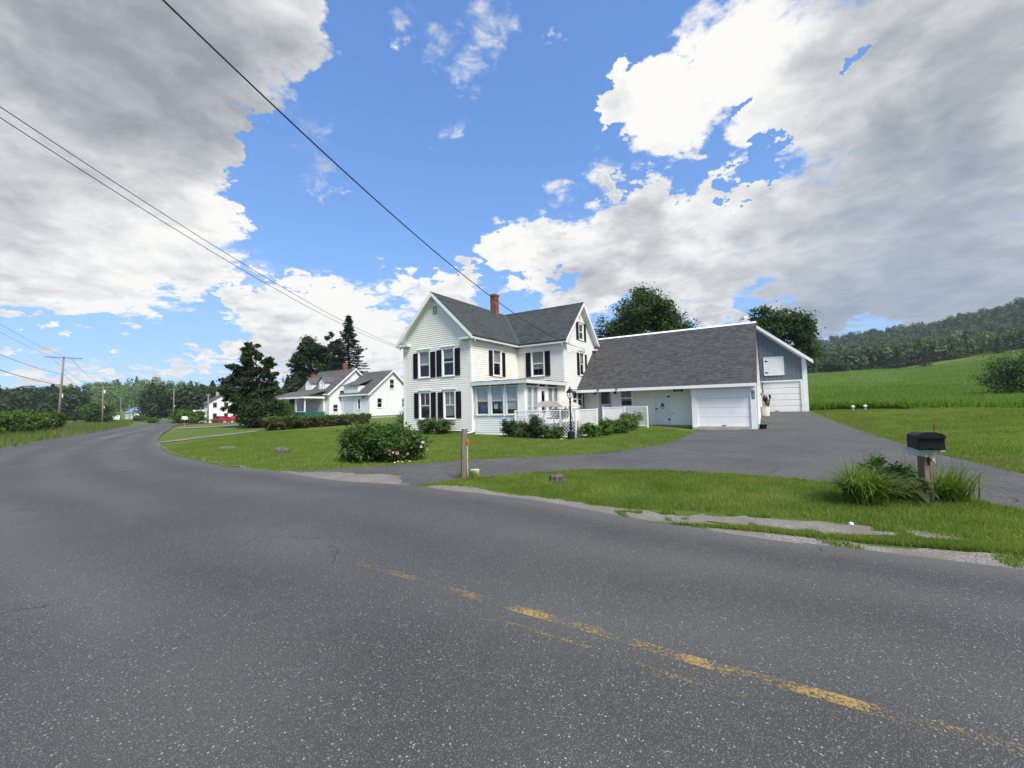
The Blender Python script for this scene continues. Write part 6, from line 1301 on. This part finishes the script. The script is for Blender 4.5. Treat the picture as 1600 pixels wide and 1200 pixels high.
def vehicle(loc, rz, label, m, pickup=False, L=4.5):
    e = empty('pickup_truck' if pickup else 'parked_car', loc, rz, label, 'car' if not pickup else 'pickup'); w = .88; k = L/4.5
    prof = [(-2.2,.35),(-2.25,.75),(-2.1,.98),(-1.0,1.02),(2.15,.95),(2.25,.6),(2.2,.35)] if not pickup else [(-2.2,.45),(-2.25,.95),(-1.0,1.08),(2.2,1.05),(2.25,.6),(2.2,.45)]
    cab = [(-1.1,1.0),(-.45,1.45),(1.0,1.47),(1.75,.98)] if not pickup else [(-1.0,1.07),(-.35,1.7),(.75,1.7),(.95,1.06)]
    b_ = MB(); b_.prism([(x*k, -w, z) for x, z in prof], (0, 2*w, 0)); b_.build('body', m, e, bevel=.05); c_ = MB(); c_.rings([[(x*k, -w+.04, z) for x, z in (cab[0], cab[3])]+[(cab[3][0]*k, w-.04, cab[3][1]), (cab[0][0]*k, w-.04, cab[0][1])], [(cab[1][0]*k, -w+.18, cab[1][1]), (cab[2][0]*k, -w+.18, cab[2][1]), (cab[2][0]*k, w-.18, cab[2][1]), (cab[1][0]*k, w-.18, cab[1][1])]]); c_.build('cabin', m, e)
    g_ = MB(); zz = cab[1][1]-.06
    for s in (-1, 1): g_.quad(((cab[0][0]+.25)*k, s*(w-.03), 1.10), ((cab[3][0]-.3)*k, s*(w-.03), 1.10), ((cab[2][0]-.05)*k, s*(w-.15), zz), ((cab[1][0]+.08)*k, s*(w-.15), zz))
    g_.quad(((cab[0][0]+.02)*k, -w+.2, 1.08), ((cab[0][0]+.02)*k, w-.2, 1.08), ((cab[1][0]-.02)*k, w-.3, zz), ((cab[1][0]-.02)*k, -w+.3, zz)); g_.build('window_glass', dark, e)
    for x in (-1.4*k, 1.4*k):
        for s in (-1, 1):
            o = MB().lathe([(.20, -.1), (.32, -.09), (.33, 0), (.32, .09), (.20, .1)], n=18).build('wheel', rubber, e, (x, s*(w-.05), .33)); o.rotation_euler = (math.pi/2, 0, 0); MB().lathe([(.20, -.105), (.19, .105)], n=12).build('rim', chrome, o)
    for s in (-1, 1): MB().bbox(-2.27*k, -2.18*k, s*.62-.16, s*.62+.16, .70, .86).build('headlight', trim, e)
    return e
redp = mat('red_car_paint', (.42, .012, .02), .25); redp2 = mat('maroon_car_paint', (.22, .025, .045), .3)
for px, d, lb, m_, pk in ((357, 104, 'bright red car parked in front of the distant white house', redp, False), (344, 108, 'maroon pickup parked left of the bright red car', redp2, True)):
    q = atdepth(px, 655, d); q[2] = Hh(q[0], q[1]); vehicle(tuple(q), -.25, lb, m_, pk)
q = ground_at(288, 668); q[2] = Hh(q[0], q[1]); mb2 = empty('roadside_mailbox', tuple(q), .9, 'white mailbox on a post beside the distant road bend', 'mailbox'); MB().box(-.05, .05, -.05, .05, -.1, .95).build('post', polewood, mb2); bd = MB(); bd.rings([[(x*1.4, y, .95+z*1.5) for x, z in arch(.155, .17, .26)] for y in (-.4, .4)]); bd.build('box_body', trim, mb2); MB().box(.2, .22, -.1, -.05, 1.2, 1.6).build('flag', red, mb2)

# ------------------------------------------------------------------ thin summer haze over the whole valley
hm = bpy.data.materials.new('haze_air'); hm.use_nodes = True; ht = hm.node_tree; ht.nodes.clear()
pv = ht.nodes.new('ShaderNodeVolumePrincipled'); pv.inputs['Color'].default_value = (.80, .88, 1, 1); pv.inputs['Density'].default_value = .00016; ho = ht.nodes.new('ShaderNodeOutputMaterial'); ht.links.new(pv.outputs[0], ho.inputs['Volume'])
hz = MB().box(-1450, 1450, -1450, 1450, -12, 150).build('haze', hm); tag(hz, 'thin bluish haze lying over the whole valley', 'haze', kind='stuff')
